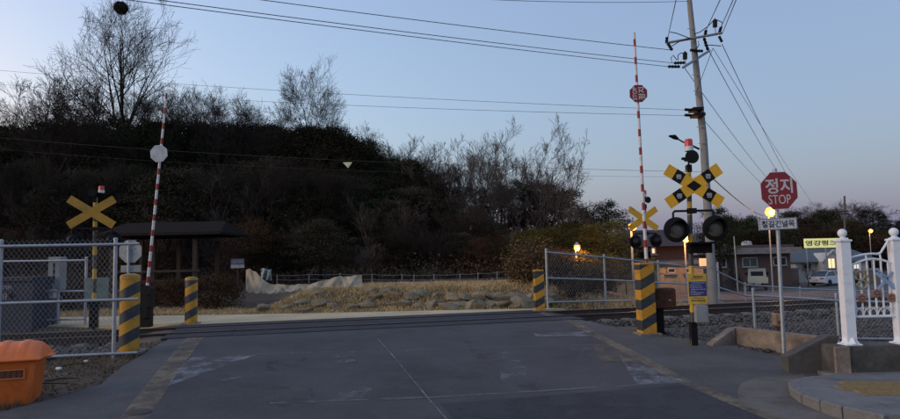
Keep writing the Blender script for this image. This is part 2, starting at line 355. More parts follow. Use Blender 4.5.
# concrete service road beyond the crossing, parallel to the picture
def gsheet(name, x0, x1, y0, y1, dz, m, step=.5, edge=0):
    xs = np.arange(x0, x1+1e-6, step); ys = np.linspace(y0, y1, 9); V = []; F = []
    for j, y in enumerate(ys):
        for x in xs: yy = y+edge*math.sin(x*1.3+y)*.15; V.append((x, yy, Gp(x, yy)+dz))
    n = len(xs)
    for j in range(len(ys)-1):
        for i in range(n-1): a = j*n+i; F.append((a, a+1, a+n+1, a+n))
    mb = MB(); mb.add(V, F); return mb.build(name, m, smooth=True)
def flat_road(name, P, z, m):
    mb = MB(); mb.slab(P, z-.3, z); return mb.build(name, m)
sr = flat_road('service_road', [(-26, 18.6), (-13, 17.9), (-9.2, 17.5), (-7.0, 17.35), tuple(W(-4.4, 1.62)[:2]), tuple(W(5.3, 1.62)[:2]), (3.4, 19.75), (1.5, 20.05), (-4, 20.0), (-7.5, 20.15), (-13, 20.6), (-26, 21.4)], .012, M_conc_road)
tag(sr, 'pale sandy concrete road running left behind the railway track', kind='structure')
up = gsheet('upper_path', -3, 3.2, 25.6, 26.9, .05, mat('upper_path_concrete', (.23, .235, .24), .9)); tag(up, 'pale grey path along the top of the stone bank', kind='structure')
# parking lot and street on the right, lower than the track
def lot(name, pts, m):
    c = np.mean(pts, 0); mb = MB(); n = 14; V = []; F = []
    A, B, C_, D = [np.array(p) for p in pts]
    for i in range(n+1):
        for j in range(n+1):
            s, t = i/n, j/n; p = (A*(1-s)+B*s)*(1-t)+(D*(1-s)+C_*s)*t; V.append((p[0], p[1], Gp(*p)+.04))
    for i in range(n):
        for j in range(n): a = i*(n+1)+j; F.append((a, a+n+1, a+n+2, a+1))
    E_ = [i*(n+1) for i in range(n+1)]; k = len(V); V += [(V[e][0], V[e][1], V[e][2]-.5) for e in E_]; F += [(E_[i], E_[i+1], k+i+1, k+i) for i in range(n)]
    mb.add(V, F); return mb.build(name, m, smooth=True)
lt = lot('street', [(8, 26), (45, 30), (62, 74), (11, 70)], M_asph_old); tag(lt, 'grey asphalt yard in front of the houses across the track', kind='structure')

# ------------------------------------------------------------------ railway
track = thing('railway_track', 'rusty single railway track on grey ballast crossing the road', 'railway track', W(0, 0)); track.rotation_euler = (0, 0, TA)
for sgn in (-1, 1):
    pr = [(-.07, -.15), (.07, -.15), (.07, -.135), (.012, -.11), (.012, -.04), (.035, -.03), (.035, 0), (-.035, 0), (-.035, -.03), (-.012, -.04), (-.012, -.11), (-.07, -.135)]
    m = MB(); V = [(-40, y, z+.03) for y, z in pr]+[(60, y, z+.03) for y, z in pr]; n = len(pr)
    m.add(V, [tuple(range(n)), tuple(range(2*n-1, n-1, -1))]+[(i, n+i, n+(i+1) % n, (i+1) % n) for i in range(n)])
    r = m.build('rail', M_rail, track); r.location.y = sgn*.7175
    t = MB(); t.box((10, sgn*.7175, .032), (100, .045, .003)); t.build('rail_head', M_railtop, track)
sm_ = MB(); sm_.box((0, 0, 0), (.24, 2.3, .16), bev=.03); sm_ = sm_.mesh('sleeper', M_sleeper)
for i in range(-58, 92):
    u = i*.62
    if -4.9 < u < 5.6 or u < -24 or u > 46: continue
    o = link(bpy.data.objects.new('sleeper', sm_), track); o.location = (u, random.uniform(-.02, .02), -.185+random.uniform(-.008, .008))
def bedz(u, v): return -.17+0*u-sm(1.35, 2.5, np.abs(v))*.2
bedc = MB()
for (a, b) in ((-40, -4.62), (5.45, 60)):
    us = np.linspace(a, b, 120); vs_ = np.linspace(-2.9, 2.7, 16); V = []; F = []
    for u in us:
        for v in vs_: p = W(u, v); V.append((p.x, p.y, float(bedz(u, v))-.015))
    n = 16
    for i in range(119):
        for j in range(15): q = i*n+j; F.append((q, q+1, q+n+1, q+n))
    bedc.add(V, F)
tag(bedc.build('ballast_bed', M_bed, smooth=True), 'dark grit bed under the railway ballast', kind='structure')
# ballast stones
phi = (1+5**.5)/2
ICO = np.array([(-1, phi, 0), (1, phi, 0), (-1, -phi, 0), (1, -phi, 0), (0, -1, phi), (0, 1, phi), (0, -1, -phi), (0, 1, -phi), (phi, 0, -1), (phi, 0, 1), (-phi, 0, -1), (-phi, 0, 1)])/1.9
ICF = np.array([(0, 11, 5), (0, 5, 1), (0, 1, 7), (0, 7, 10), (0, 10, 11), (1, 5, 9), (5, 11, 4), (11, 10, 2), (10, 7, 6), (7, 1, 8), (3, 9, 4), (3, 4, 2), (3, 2, 6), (3, 6, 8), (3, 8, 9), (4, 9, 5), (2, 4, 11), (6, 2, 10), (8, 6, 7), (9, 8, 1)])
def stones(P, size, name, m, label, jit=.28):
    n = len(P); sc = size[:, None, None]*rng.uniform(.65, 1.25, (n, 1, 3))
    V = ICO[None]*sc*(1+rng.uniform(-jit, jit, (n, 12, 1)))
    a = rng.uniform(0, 2*PI, n); b = rng.uniform(-.6, .6, n); c, s_ = np.cos(a), np.sin(a)
    x = V[..., 0]*c[:, None]-V[..., 1]*s_[:, None]; y = V[..., 0]*s_[:, None]+V[..., 1]*c[:, None]; z = V[..., 2]*.75
    z2 = z*np.cos(b)[:, None]+x*np.sin(b)[:, None]*.6
    V = np.stack([x, y, z2], -1)+P[:, None]
    F = (ICF[None]+np.arange(n)[:, None, None]*12).reshape(-1, 3)
    return tag(np_obj(name, V.reshape(-1, 3), F, m), label, kind='stuff')
def scat(n, u0, u1, v0, v1, zf=None):
    u = rng.uniform(u0, u1, n); v = rng.uniform(v0, v1, n); x = T0[0]+TU[0]*u+TV[0]*v; y = T0[1]+TU[1]*u+TV[1]*v
    z = bedz(u, v) if zf is None else np.maximum(zf(x, y), np.where(np.abs(v) < 2.6, bedz(u, v), -9)); return np.stack([x, y, z+rng.uniform(-.005, .025, n)], 1)
P = np.concatenate([scat(7500, -13, -4.6, -2.6, 2.1), scat(700, -9, -5.0, -3.4, -2.4, G), scat(7000, 5.4, 14, -2.8, 2.2), scat(5500, 14, 30, -2.5, 2.2), scat(2600, 5.9, 7.6, -6.4, -2.3, G), scat(4200, 7.6, 15, -6.4, -2.3, G)])
stones(P, rng.uniform(.03, .062, len(P)), 'ballast', M_ballast, 'crushed grey stone ballast along the railway track')

# ------------------------------------------------------------------ object materials
M_galv = mat('galvanised_steel', (.33, .36, .40), .5, .55, var=.15, scale=12, dirt=.2, dirtc=(.2, .19, .18), dscale=6)
M_grey = mat('grey_paint', (.22, .235, .245), .6, 0, var=.15, scale=5, dirt=.3, dirtc=(.12, .11, .10))
M_black = mat('black_paint', (.007, .007, .008), .6, 0, var=.2, spec=.2)
M_black_m = mat('black_matt', (.007, .007, .008), .9, 0, var=.2, spec=.1)
M_yellow = mat('sign_yellow', (.74, .38, .010), .5, 0, var=.08, dirt=.15, dirtc=(.3, .18, .03))
M_yellow_d = mat('sign_yellow_shaded_weathered', (.42, .22, .02), .6, 0, var=.12, dirt=.3, dirtc=(.2, .12, .03))  # darker copy of the yellow: left-side shade put into the colour, plus grime
M_red = mat('sign_red', (.25, .012, .016), .45, 0, var=.07)
M_red2 = mat('barrier_sign_red', (.19, .012, .016), .5, 0, var=.07)
M_white = mat('sign_white', (.62, .62, .63), .5, 0, var=.05)
M_gatew = mat('gate_white', (.74, .77, .82), .45, 0, var=.04, dirt=.3, dirtc=(.48, .46, .43), dscale=5)
M_redlens = mat('red_lens', (.55, .03, .02), .25, 0, var=.1)
M_lens = mat('dark_lens', (.10, .085, .07), .25, 0, var=.2)
M_orange = mat('orange_plastic', (.78, .17, .03), .5, 0, var=.1, scale=3, dirt=.4, dirtc=(.34, .09, .035), dscale=3, bump=.1, bscale=20)
M_navy = mat('navy_container', (.018, .022, .04), .8, 0, var=.2)
M_rust = mat('rusty_iron', (.09, .035, .02), .85, .2, var=.5, scale=9, dirt=.5, dirtc=(.025, .02, .018))
M_wood = mat('old_wood', (.035, .022, .016), .85, 0, var=.3)
M_tarp = mat('beige_tarpaulin', (.36, .30, .215), .9, 0, var=.16, scale=2, bump=.3, bscale=6)
M_rope = mat('pale_cable', (.17, .175, .165), .6, 0)
M_wire = mat('power_cable', (.02, .02, .022), .7, 0)
M_glassd = mat('dark_window_glass', (.02, .025, .03), .1, 0)
M_bol = stripes('bollard_stripes', (.52, .25, .014), (.026, .032, .04), .42, sx=-.55, sz=1, phase=.1, wear=.6)
M_pole_s = stripes('signal_pole_stripes', (.50, .30, .03), (.04, .042, .046), .62, sz=1, duty=.42, wear=.15)
M_arm = stripes('barrier_arm_stripes', (.62, .62, .63), (.27, .02, .02), .40, sz=1, duty=.6, wear=.3)

# ------------------------------------------------------------------ concrete walls at the right roadside
rw = thing('retaining_wall', 'low stained concrete retaining wall behind the stop sign post', 'wall', W(6.45, -6.0, -.45), TA)
def wallpart(name, pts, zb, zt, th, m, parent, org):           # vertical wall along (u,v) points with given top heights
    mb = MB()
    for i in range(len(pts)-1):
        (u0, v0), (u1, v1) = pts[i], pts[i+1]; l = math.hypot(u1-u0, v1-v0); nx_, ny_ = -(v1-v0)/l*th, (u1-u0)/l*th
        V = []
        for (u, v, zt_) in ((u0, v0, zt[i]), (u1, v1, zt[i+1])):
            for off in (0, 1):
                for z in (zb, zt_): V.append((u+nx_*off-org[0], v+ny_*off-org[1], z-org[2]))
        mb.add(V, [(0, 1, 3, 2), (4, 6, 7, 5), (0, 4, 5, 1), (2, 3, 7, 6), (1, 5, 7, 3), (0, 2, 6, 4)])
    o = mb.build(name, m, parent)
    bm = o.modifiers.new('bevel', 'BEVEL'); bm.width = .012; bm.segments = 2; return o
og = (6.45, -6.0, -.45)
A_ = aty(731, 343, 12.85); B_ = aty(818, 356, 11.35); ua, ub = uv(A_.x, A_.y), uv(B_.x, B_.y); za, zb_ = aty(731, 327, 12.85).z, aty(820, 336.5, 11.35).z
wallpart('wing', [(ua[0]-.03, ua[1]+.02), (ua[0]-.66, ua[1]-.14)], -.6, [za, -.16], .16, M_conc, rw, og)
wallpart('wall', [ub, ua], -.6, [zb_, za], -.18, M_conc, rw, og)
hw = thing('headwall', 'dark stained concrete headwall sloping up beside the gate plinth', 'wall', aty(815, 378, 10.3)); L_ = LPf(hw.location)
m = MB(); m.prism([L_(*p) for p in ((788, 358.5), (829, 337.5), (838, 337.5), (838, 390), (791, 390))], 0, .22); o = m.build('face', M_conc_dark, hw)
m = MB(); P_ = [L_(*p) for p in ((787, 357.2), (829, 335.8), (839, 335.8), (839, 338.2), (829.5, 338.2), (788, 360.5))]; m.prism(P_, -.004, .226); m.build('coping', M_conc_dark, hw)
# gate plinth
GY = 9.95
pb = aty(836, 379, GY); zpl = aty(850, 346, GY).z
pl = MB(); pl.box(((pb.x+9)/2, GY+.22, (zpl-.8)/2+0), (9-pb.x, .46, zpl+.8), bev=.015)
pl = pl.build('gate_plinth', M_conc_dark); tag(pl, 'dark stained concrete plinth carrying the white gate posts', 'plinth')
# paler end pier of the plinth
ep = MB(); ep.box((pb.x+.10, GY-.025, (zpl-.8)/2-.003), (.21, .06, zpl+.8-.006), bev=.01); ep.build('end_pier', M_conc, pl)

# sandy apron and raised sidewalk with kerb stones and tactile blocks
ap = patch('apron', [(739, 404), (737, 392), (741, 384), (755, 378.5), (778, 376), (803, 375), (812, 381), (796, 388), (800, 402), (825, 413), (848, 421), (790, 421), (770, 417)], M_apron, .006)
kp = [(835, 381), (812, 382.5), (799, 385.5), (794, 389), (797, 397), (808, 404.5), (826, 412), (848, 420), (890, 432)]
KP = [grd(*p) for p in kp]
walk_poly = [(p.x, p.y) for p in KP]+[(9, 7.0), (9, 10.2), (KP[0].x, 10.2)]
sw = MB(); sw.slab(walk_poly, -.7, -.30); sw = sw.build('sidewalk', M_walk); tag(sw, 'grey concrete sidewalk corner with kerb in front of the gate', kind='structure')
KP2 = []
for a, b in zip(KP[:-1], KP[1:]):
    n = max(1, round((b-a).length/.6)); KP2 += [a+(b-a)*i/n for i in range(n)]
KP2.append(KP[-1])
for a, b in zip(KP2[:-1], KP2[1:]):
    d = (b-a); l = d.length; c = (a+b)/2; m = MB(); m.box((0, 0, 0), (l-.008, .15, .42), bev=.015)
    o = m.build('kerb_stone', M_kerb, sw); o.location = (c.x, c.y, -.297-.21+random.uniform(-.004, .004)); o.rotation_euler = (0, 0, math.atan2(d.y, d.x))
# tactile blocks
tb = MB(); tb.box((0, 0, 0), (.292, .292, .05), bev=.006)
for i in range(6):
    for j in range(6): tb.lathe([(.018, .02), (.018, .028), (.011, .032)], 6, (-.12+i*.048, -.12+j*.048, 0))
tb = tb.mesh('tactile_block', M_tact)
t0 = grd(846, 381.5, .1); ang = R(-8)
for i in range(9):
    for j in range(3):
        if (i == 0 and j == 2): continue
        x, y = i*.3-.0-j*.18, -.16-j*.3
        o = link(bpy.data.objects.new('tactile_block', tb), sw); o.location = (t0.x+x*math.cos(ang)-y*math.sin(ang), t0.y+x*math.sin(ang)+y*math.cos(ang)-.06, -.30-.012); o.rotation_euler = (0, 0, ang)

# ------------------------------------------------------------------ white ornamental gate panel
gp_base = aty(850, 346, GY+.15); L_ = LPf(gp_base)
gate = thing('ornamental_gate', 'white ornamental metal gate panel with rosettes between two ball topped posts', 'gate', gp_base)
gw = .80
def gpost(x):
    m = MB(); h = 1.60
    m.box((x, 0, .02), (.25, .25, .05), bev=.015); m.lathe([(.155, .045), (.12, .08), (.098, .13)], 4, (x, 0, 0))
    m.box((x, 0, h/2), (.145, .145, h), bev=.008); m.box((x, 0, h+.01), (.185, .185, .035), bev=.01); m.lathe([(.09, h+.028), (.045, h+.055), (.035, h+.07)], 16, (x, 0, 0))
    o = m.build('post', M_gatew, gate); b = MB(); R_ = .068
    b.lathe([(max(.002, R_*math.sin(a)), h+.128-R_*math.cos(a)) for a in np.linspace(.05, PI-.05, 12)], 18, (x, 0, 0)); b.build('ball', M_gatew, o, smooth=True)
gpost(0); gpost(gw); gpost(gw*2)
def gpanel(x0):
    a, b = x0+.075, x0+gw-.075; wd = b-a
    m = MB()
    top = lambda t: 1.18+.14*math.sin(t*PI*.75+.25); top2 = lambda t: (1.34+.06*math.sin(min(t*1.3, 1)*PI*.7)) if t < .72 else 1.37+.26*(t-.72)/.28
    m.tube([(a+wd*t, 0, top(t)) for t in np.linspace(0, 1, 12)], .017, 8); m.tube([(a+wd*t, 0, top2(t)) for t in np.linspace(0, 1, 14)], .017, 8)
    for t in (.42, .76): m.tube([(a+wd*t, 0, top(t)), (a+wd*(t-.02), 0, top2(t))], .014, 6)
    m.tube([(a, 0, .44), (b, 0, .44)], .02, 8); m.build('rail', M_gatew, gate, smooth=True)
    for i in range(6):
        t = (i+.5)/6; x = a+wd*t; bb = MB(); bb.box((x, 0, (.45+top(t))/2), (.02, .02, top(t)-.45)); bb.build('bar', M_gatew, gate)
    for i in range(6):                                          # interlaced arches along the bottom
        x = a+wd*(i+.5)/6; r = wd/6*.98; s_ = MB(); s_.tube([(x+r*math.cos(t)*.98, 0.012*(1 if i % 2 else -1), .455+r*1.15*math.sin(t)) for t in np.linspace(0.06, PI-.06, 10) if abs(x+r*math.cos(t)-(a+b)/2) < wd/2], .008, 6); s_.build('arch', M_gatew, gate, smooth=True)
    Mg = M_brass
    o8 = MB()
    for cx, cz, r in ((.135, 1.07, .07), (.165, .93, .062)):
        o8.tube([(a+cx+r*math.cos(t), -.03, cz+r*math.sin(t)) for t in np.linspace(0, 2*PI, 21)], .014, 6)
    for cx, cz in ((.06, 1.12), (.07, 1.03), (.215, 1.15), (.245, 1.06), (.255, .97), (.08, .93)): o8.lathe([(.004, -.025), (.02, -.012), (.02, .012), (.004, .025)], 8, (a+cx, -.03, cz))
    o8.build('twin_ring_ornament', Mg, gate, smooth=True)
    bx_ = MB()
    for an in (R(42), R(-48)): bx_.box((a+wd*.80, -.028-.012*(an > 0), .98), (.36, .016, .05), ry=an, bev=.006)
    for (dx, dz) in ((-.04, .11), (.11, -.05)): bx_.box((a+wd*.80+dx, -.03, .98+dz), (.22, .012, .022), ry=R(42))
    bx_.build('crossed_ornament', M_blue, gate)
    for cx, cz in ((.145, .72), (.38, .79), (.60, .72)):
        ro = MB()
        for q in range(8):
            t = q*PI/4; ro.lathe([(.004, -.018), (.022, -.01), (.026, 0), (.022, .01), (.004, .018)], 8, (a+cx+.05*math.cos(t), -.025, cz+.05*math.sin(t)), 'Y')
        ro.lathe([(.004, -.026), (.026, -.014), (.026, .01), (.004, .014)], 10, (a+cx, -.026, cz), 'Y'); ro.build('rosette', M_copper, gate, smooth=True)
M_brass = mat('tarnished_brass', (.36, .31, .19), .45, .5, var=.2); M_blue = mat('pale_blue_paint', (.25, .36, .52), .5, 0, var=.1); M_copper = mat('dull_copper', (.30, .165, .12), .45, .5, var=.2)
gpanel(0); gpanel(gw)

# ------------------------------------------------------------------ stop sign
sb = grd(784, 356); st = thing('stop_sign', 'red octagonal stop sign above a white plate on a grey post', 'road sign', sb, R(3)); L_ = LPf(sb)
m = MB(); x1, z1 = L_(775, 172); m.tube([(0, 0, -.2), (x1, 0, z1+.06)], .034, 12); m.build('post', M_galv, st, smooth=True)
cx, cz = L_(777.6, 190.8); r8 = .362
def octa(cx, cz, r, y0, y1, rot=0):
    mm = MB(); mm.prism([(cx+r*math.cos(PI/8+i*PI/4+rot), cz+r*math.sin(PI/8+i*PI/4+rot)) for i in range(8)], y0, y1); return mm
lean = -R(1.5)
octa(cx, cz, r8, -.052, -.046, -lean).build('rim', M_white, st)
octa(cx, cz, r8*.975, -.055, -.0525, -lean).build('sign_face', M_red, st)
bk = MB(); bk.box((cx, -.028, cz+.12), (.4, .025, .04)); bk.box((cx, -.028, cz-.12), (.4, .025, .04)); bk.build('bracket', M_galv, st)
M_wtxt = mat('white_letter', (.55, .52, .52), .5, 0, var=.04)
text('정지', .285, M_wtxt, st, (cx+.0, -.0565, cz+.083), roll=lean, bold=.022, sx=1.02)
text('STOP', .235, M_wtxt, st, (cx+.0, -.0565, cz-.158), roll=lean, bold=.002, sx=.74)
px_, pz_ = L_(776.5, 224); m = MB(); m.box((px_, -.045, pz_), (.70, .012, .205), ry=lean); m.build('plate', M_white, st)
m = MB()
for dx, dz, w_, h_ in ((0, .094, .69, .014), (0, -.094, .69, .014), (-.338, 0, .014, .2), (.338, 0, .014, .2)): m.box((px_+dx, -.053, pz_+dz), (w_, .006, h_), ry=lean)
m.build('plate_border', M_grey, st)
text('철길건널목', .135, mat('black_letter', (.02, .02, .02), .6), st, (px_, -.0525, pz_), roll=lean, bold=.022, sx=.98)

# ------------------------------------------------------------------ striped bollards
def bollard(px, py, ptop, wpx, label, square):
    b = grd(px, py); D = b.y; h = (aty(px, ptop, D)-aty(px, py, D)).z; wd = wpx*D/FPX
    o = thing('striped_bollard', label, 'bollard', b, R(6) if square else TA, 'striped bollards at the crossing corners')
    m = MB()
    if square:
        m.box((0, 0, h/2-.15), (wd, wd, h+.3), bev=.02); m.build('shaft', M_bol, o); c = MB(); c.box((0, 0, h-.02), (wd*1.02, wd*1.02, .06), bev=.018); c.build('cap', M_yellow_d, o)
    else:
        r = wd/2; m.lathe([(r, -.3), (r, h*.94), (r*.97, h*.98)], 24); m.build('shaft', M_bol, o, smooth=True)
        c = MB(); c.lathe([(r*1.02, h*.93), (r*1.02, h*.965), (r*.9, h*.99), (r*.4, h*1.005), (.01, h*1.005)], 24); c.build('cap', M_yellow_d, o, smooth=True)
    m = MB(); m.box((0, 0, .0), (wd*1.5, wd*1.5, .06), bev=.01); m.build('footing', M_conc, o)
    return o
bollard(129, 352, 274, 18.5, 'thick yellow and black bollard at the end of the near left fence', False)
bollard(191, 324, 277, 12, 'slim yellow and black bollard across the track in front of the brown bush', False)
bollard(647, 334, 263, 14.5, 'tall yellow and black bollard in front of the raised barrier machine', True)
bollard(539.5, 311, 270, 9, 'small yellow and black bollard by the far wire fence post', True)

# ------------------------------------------------------------------ chain-link fences
def link_mesh(m, P, Q, zb0, zt0, zb1, zt1, s=.10, r=.0022):
    """woven diagonal wires between two posts P,Q (xy)"""
    P = np.array(P); Q = np.array(Q); l = np.linalg.norm(Q-P); d = (Q-P)/l; H = max(zt0-zb0, zt1-zb1)
    def pt(a, h): t = a/l; zb = zb0+(zb1-zb0)*t; zt = zt0+(zt1-zt0)*t; return (P[0]+d[0]*a, P[1]+d[1]*a, zb+(zt-zb)*h/H)
    k = 1.35                                               # height gained per metre along
    for sgn in (1, -1):
        a0 = -H/k
        while a0 < l:
            lo = max(0, a0); hi = min(l, a0+H/k)
            if hi > lo+.01:
                A = pt(lo, (lo-a0)*k if sgn > 0 else H-(lo-a0)*k); B = pt(hi, (hi-a0)*k if sgn > 0 else H-(hi-a0)*k); m.tube([A, B], r, 3, cap=False)
            a0 += s
def fence(label, posts, rails, s=.10, r=.0022, pr=.03, ext=None, name='wire_fence', barbs=False, matr=None):
    """posts: list of (x, y, zbase, ztop); rails: heights as fractions"""
    o = thing(name, label, 'fence', posts[0][:3]); b = Vector(posts[0][:3]); mr = matr or M_galv
    Q = [(Vector(p[:3])-b, p[3]-p[2]) for p in posts]
    for p, h in Q: m = MB(); m.tube([(p.x, p.y, p.z-.15), (p.x, p.y, p.z+h+.04)], pr, 10); m.lathe([(pr*1.15, h+.03), (pr*1.1, h+.05), (.005, h+.065)], 10, (p.x, p.y, p.z)); m.build('post', mr, o, smooth=True)
    for t in rails:
        m = MB(); pts = [(p.x, p.y-.035, p.z+h*t) for p, h in Q]
        if ext: d = (Q[-1][0]-Q[-2][0]).normalized(); e = Vector(pts[-1])+d*ext; pts.append(tuple(e))
        for a_, b_ in zip(pts[:-1], pts[1:]): m.tube([a_, b_], pr*.75, 8)
        m.build('rail', mr, o, smooth=True)
    m = MB()
    for (p, h), (q, g) in zip(Q[:-1], Q[1:]): link_mesh(m, (p.x, p.y), (q.x, q.y), p.z+h*rails[0], p.z+h*1.02, q.z+g*rails[0], q.z+g*1.02, s, r)
    x = m.build('chain_link', M_link, o, fix=False); x['kind'] = 'stuff'
    return o
M_link = mat('chain_link_wire', (.30, .33, .36), .5, .5, var=.1)
fb = grd(113.5, 357); ft = aty(115.5, 241, fb.y).z; fx = aty(1.5, 243, 11.55)
FZ0 = fb.z; d = Vector((fb.x-fx.x, fb.y-fx.y)); 
fence('near chain link fence with grey pipe rails beside the orange bin', [(fb.x-2*d.x, fb.y-2*d.y, FZ0-.02, ft+.0), (fx.x, fx.y, FZ0-.02, ft+.0), (fb.x, fb.y, FZ0, ft)], [.03, .49, .97], s=.085, r=.0021, pr=.034, ext=.42)
# far side fence on the left
Y2 = 17.6; a = aty(85, 323, Y2); tz = aty(85, 259, Y2).z; b = aty(-60, 326, Y2+.2)
fence('thin low fence across the track behind the blue container', [(b.x-3, b.y, b.z, tz+.05), (b.x, b.y, b.z, tz+.03), (a.x, a.y, a.z, tz)], [.06, .5, .98], s=.12, r=.0016, pr=.035)
# fence beyond the track on the right, sinking with the ground
pts = []
for px, pt_, pbm, Y in ((546, 250.5, 308, 19.8), (604, 256, 306, 21.2), (658, 262, 305, 23), (712, 268, 305, 25), (745, 284, 309, 26), (800, 288, 308, 27.5), (900, 292, 308, 30), (960, 294, 308, 32)):
    t = aty(px, pt_, Y); q = aty(px, pbm, Y); pts.append((t.x, t.y, q.z, t.z))
fence('long wire fence across the track starting at the small far bollard', pts, [.1, .52, .97], s=.11, r=.0022, pr=.036)
pts = []
for px, pt_, pbm, Y in ((753, 291, 334, 13.4), (836, 296, 341, 13.1), (925, 299, 342, 12.8)):
    t = aty(px, pt_, Y); q = aty(px, pbm, Y); pts.append((t.x, t.y, q.z, t.z))
fence('low chain link fence behind the concrete wall and white gate', pts, [.06, .9], s=.075, r=.0017, pr=.03)

# ------------------------------------------------------------------ crossing signals
def crossbuck(parent, cx, cz, ln, wd, y, a0, front, m):
    for k_, an in enumerate((a0, -a0)):
        b = MB(); b.box((cx, y-.012*k_, cz), (ln, .01, wd), ry=-an, bev=.002); o = b.build('crossbuck_blade', m, parent)
        if front:
            for sg in (-1, 1):
                d = MB(); d.box((cx+sg*math.cos(an)*ln*.275, y-.012*k_-.0065, cz+sg*math.sin(an)*ln*.275), (ln*.15, .003, wd*1.0), ry=-an); d.build('black_band', M_black, o)
                g = MB(); c_ = Vector((cx+sg*math.cos(an)*ln*.275, y-.012*k_-.0095, cz+sg*math.sin(an)*ln*.275))
                for (ox, oz, w_, h_) in ((-.028, .034, .04, .010), (.028, .034, .04, .010), (-.028, .012, .04, .009), (.028, .012, .04, .009), (-.045, .02, .009, .036), (.045, .02, .009, .036), (0, .02, .009, .04), (0, -.012, .10, .010), (-.03, -.028, .009, .03), (.03, -.028, .009, .03), (0, -.044, .075, .010)):
                    g.box((c_.x+ox*.95, c_.y, c_.z+oz*.95), (w_, .002, h_))
                g.build('lettering', M_white, o)
    if front:
        d = MB(); d.prism([(cx-.145, cz), (cx, cz-.105), (cx+.145, cz), (cx, cz+.105)], y-.024, y-.0185); d.build('black_diamond', M_black, parent)
def signal(base, s, front, label, rz, pole_m, q, plain=M_yellow, sc=1.0):
    """q: dict of local (x,z) measured features"""
    o = thing('crossing_signal', label, 'railway signal', base, rz, 'level crossing signals')
    tx, tz = q['top']
    m = MB(); m.tube([(0, 0, -.4), (tx*.5, 0, tz*.5), (tx, 0, tz)], .052*sc, 12); m.build('pole', pole_m, o, smooth=True)
    bx, bz = q['beacon']; h = q['beacon_h']; w_ = q['beacon_w']
    m = MB(); m.lathe([(w_*.52, 0), (w_*.52, h*.34), (w_*.45, h*.38)], 16, (bx, -.0, bz)); bs = m.build('beacon_base', M_white, o, smooth=True)
    m = MB(); m.lathe([(w_*.48, h*.38), (w_*.46, h*.85), (w_*.38, h*.97), (.01, h)], 16, (bx, 0, bz)); m.build('red_beacon', M_redlens, o, smooth=True)
    m = MB(); m.tube([(bx, 0, bz), (tx, 0, tz)], .018, 6); m.box((tx, 0, tz-.05), (.09, .12, .16), bev=.02); m.tube([(tx, 0, bz-.02), (bx, 0, bz+.01)], .05*sc, 10); m.build('beacon_bracket', M_black, o)
    hx, hz = q['horn']; hr = q['horn_r']
    m = MB(); m.lathe([(hr, -.22), (hr*.98, -.20), (hr*.55, -.10), (hr*.3, .02), (hr*.35, .12), (.02, .14)], 18, (hx, 0, hz), 'Y'); m.box((hx-hr*.8, -.12, hz-hr*.15), (hr*.9, .06, hr*.35)); m.build('horn', M_black, o, smooth=True)
    cx, cz = q['buck']; crossbuck(o, cx, cz, q['ln'], q['wd'], -.10, q['an'], front, plain)
    m = MB(); m.box((cx, -.05, cz), (.16, .12, .1)); m.build('crossbuck_clamp', M_black, o)
    ay = q['arm_z']; m = MB(); (lx, lz), (rx, rz_) = q['lamps']
    m.tube([(lx, -.05, ay), (rx, -.05, ay)], .022, 8); m.tube([(lx, -.05, ay), (lx-.03, -.05, ay-.04), (lx-.03, -.05, lz)], .022, 8); m.tube([(rx, -.05, ay), (rx, -.05, rz_)], .022, 8); m.box((q['mid'], -.04, ay), (.16, .1, .1)); m.build('cross_arm', M_black, o)
    lr = q['lamp_r']
    sg = -1 if front else 1
    for (x, z) in q['lamps']:
        m = MB(); m.lathe([(lr, sg*.03), (lr, sg*.05), (lr*.97, sg*.055), (.01, sg*.052)][::1], 32, (x, -.06, z), 'Y'); m.lathe([(lr*.6, -sg*.0), (lr*.5, -sg*.14), (lr*.2, -sg*.2)], 20, (x, -.06, z), 'Y'); hd = m.build('lamp_backboard', M_black, o, smooth=True)
        m = MB(); n = 20                                   # hood ring, long on top
        V = []; F = []
        for i in range(n+1):
            t = -PI*.12+(PI*1.24)*i/n; lenx = .10+.12*max(0, math.sin(t))
            for (rr, yy) in ((lr*.72, 0), (lr*.72, lenx), (lr*.68, lenx), (lr*.68, 0)): V.append((x+rr*math.cos(t), -.06+sg*(.055+yy), z+rr*math.sin(t)))
        for i in range(n):
            for j in range(4): F.append((i*4+j, i*4+(j+1) % 4, i*4+4+(j+1) % 4, i*4+4+j))
        m.add(V, F); m.build('hood', M_black_m, hd, smooth=True)
        m = MB(); m.lathe([(lr*.66, sg*.056), (lr*.57, sg*.075), (lr*.25, sg*.088), (.005, sg*.09)], 24, (x, -.06, z), 'Y'); m.build('lens', M_lens, hd, smooth=True)
    return o
# near right
sgb = grd(693, 345); SY = sgb.y; L_ = LPf(sgb); sp = SY/FPX
q = dict(top=L_(688.5, 166), beacon=L_(689, 151), beacon_h=12.5*sp, beacon_w=8.5*sp, horn=L_(688, 158.5), horn_r=6.8*sp, buck=L_(691.8, 186.5), ln=64*sp, wd=12*sp, an=R(33), arm_z=L_(691, 211)[1], mid=L_(691, 211)[0], lamps=[L_(674.5, 230), L_(713, 228.5)], lamp_r=12.6*sp)
sig = signal(sgb, 1, True, 'near crossing signal with black lettered yellow crossbuck, red beacon and two large lamps', R(0), M_pole_s, q, sc=.9)
def bx(parent, name, mt, x0, y0, x1, y1, Lf, yc, dep, bev=.006):
    (a, b), (c, d) = Lf(x0, y0), Lf(x1, y1); m = MB(); m.box(((a+c)/2, yc, (b+d)/2), (abs(c-a), dep, abs(d-b)), bev=bev); return m.build(name, mt, parent)
bx(sig, 'indicator_box', M_black_m, 687, 244, 709, 253, L_, -.10, .14); bx(sig, 'indicator_visor', M_black_m, 686, 242.6, 710, 244, L_, -.16, .28, .003)
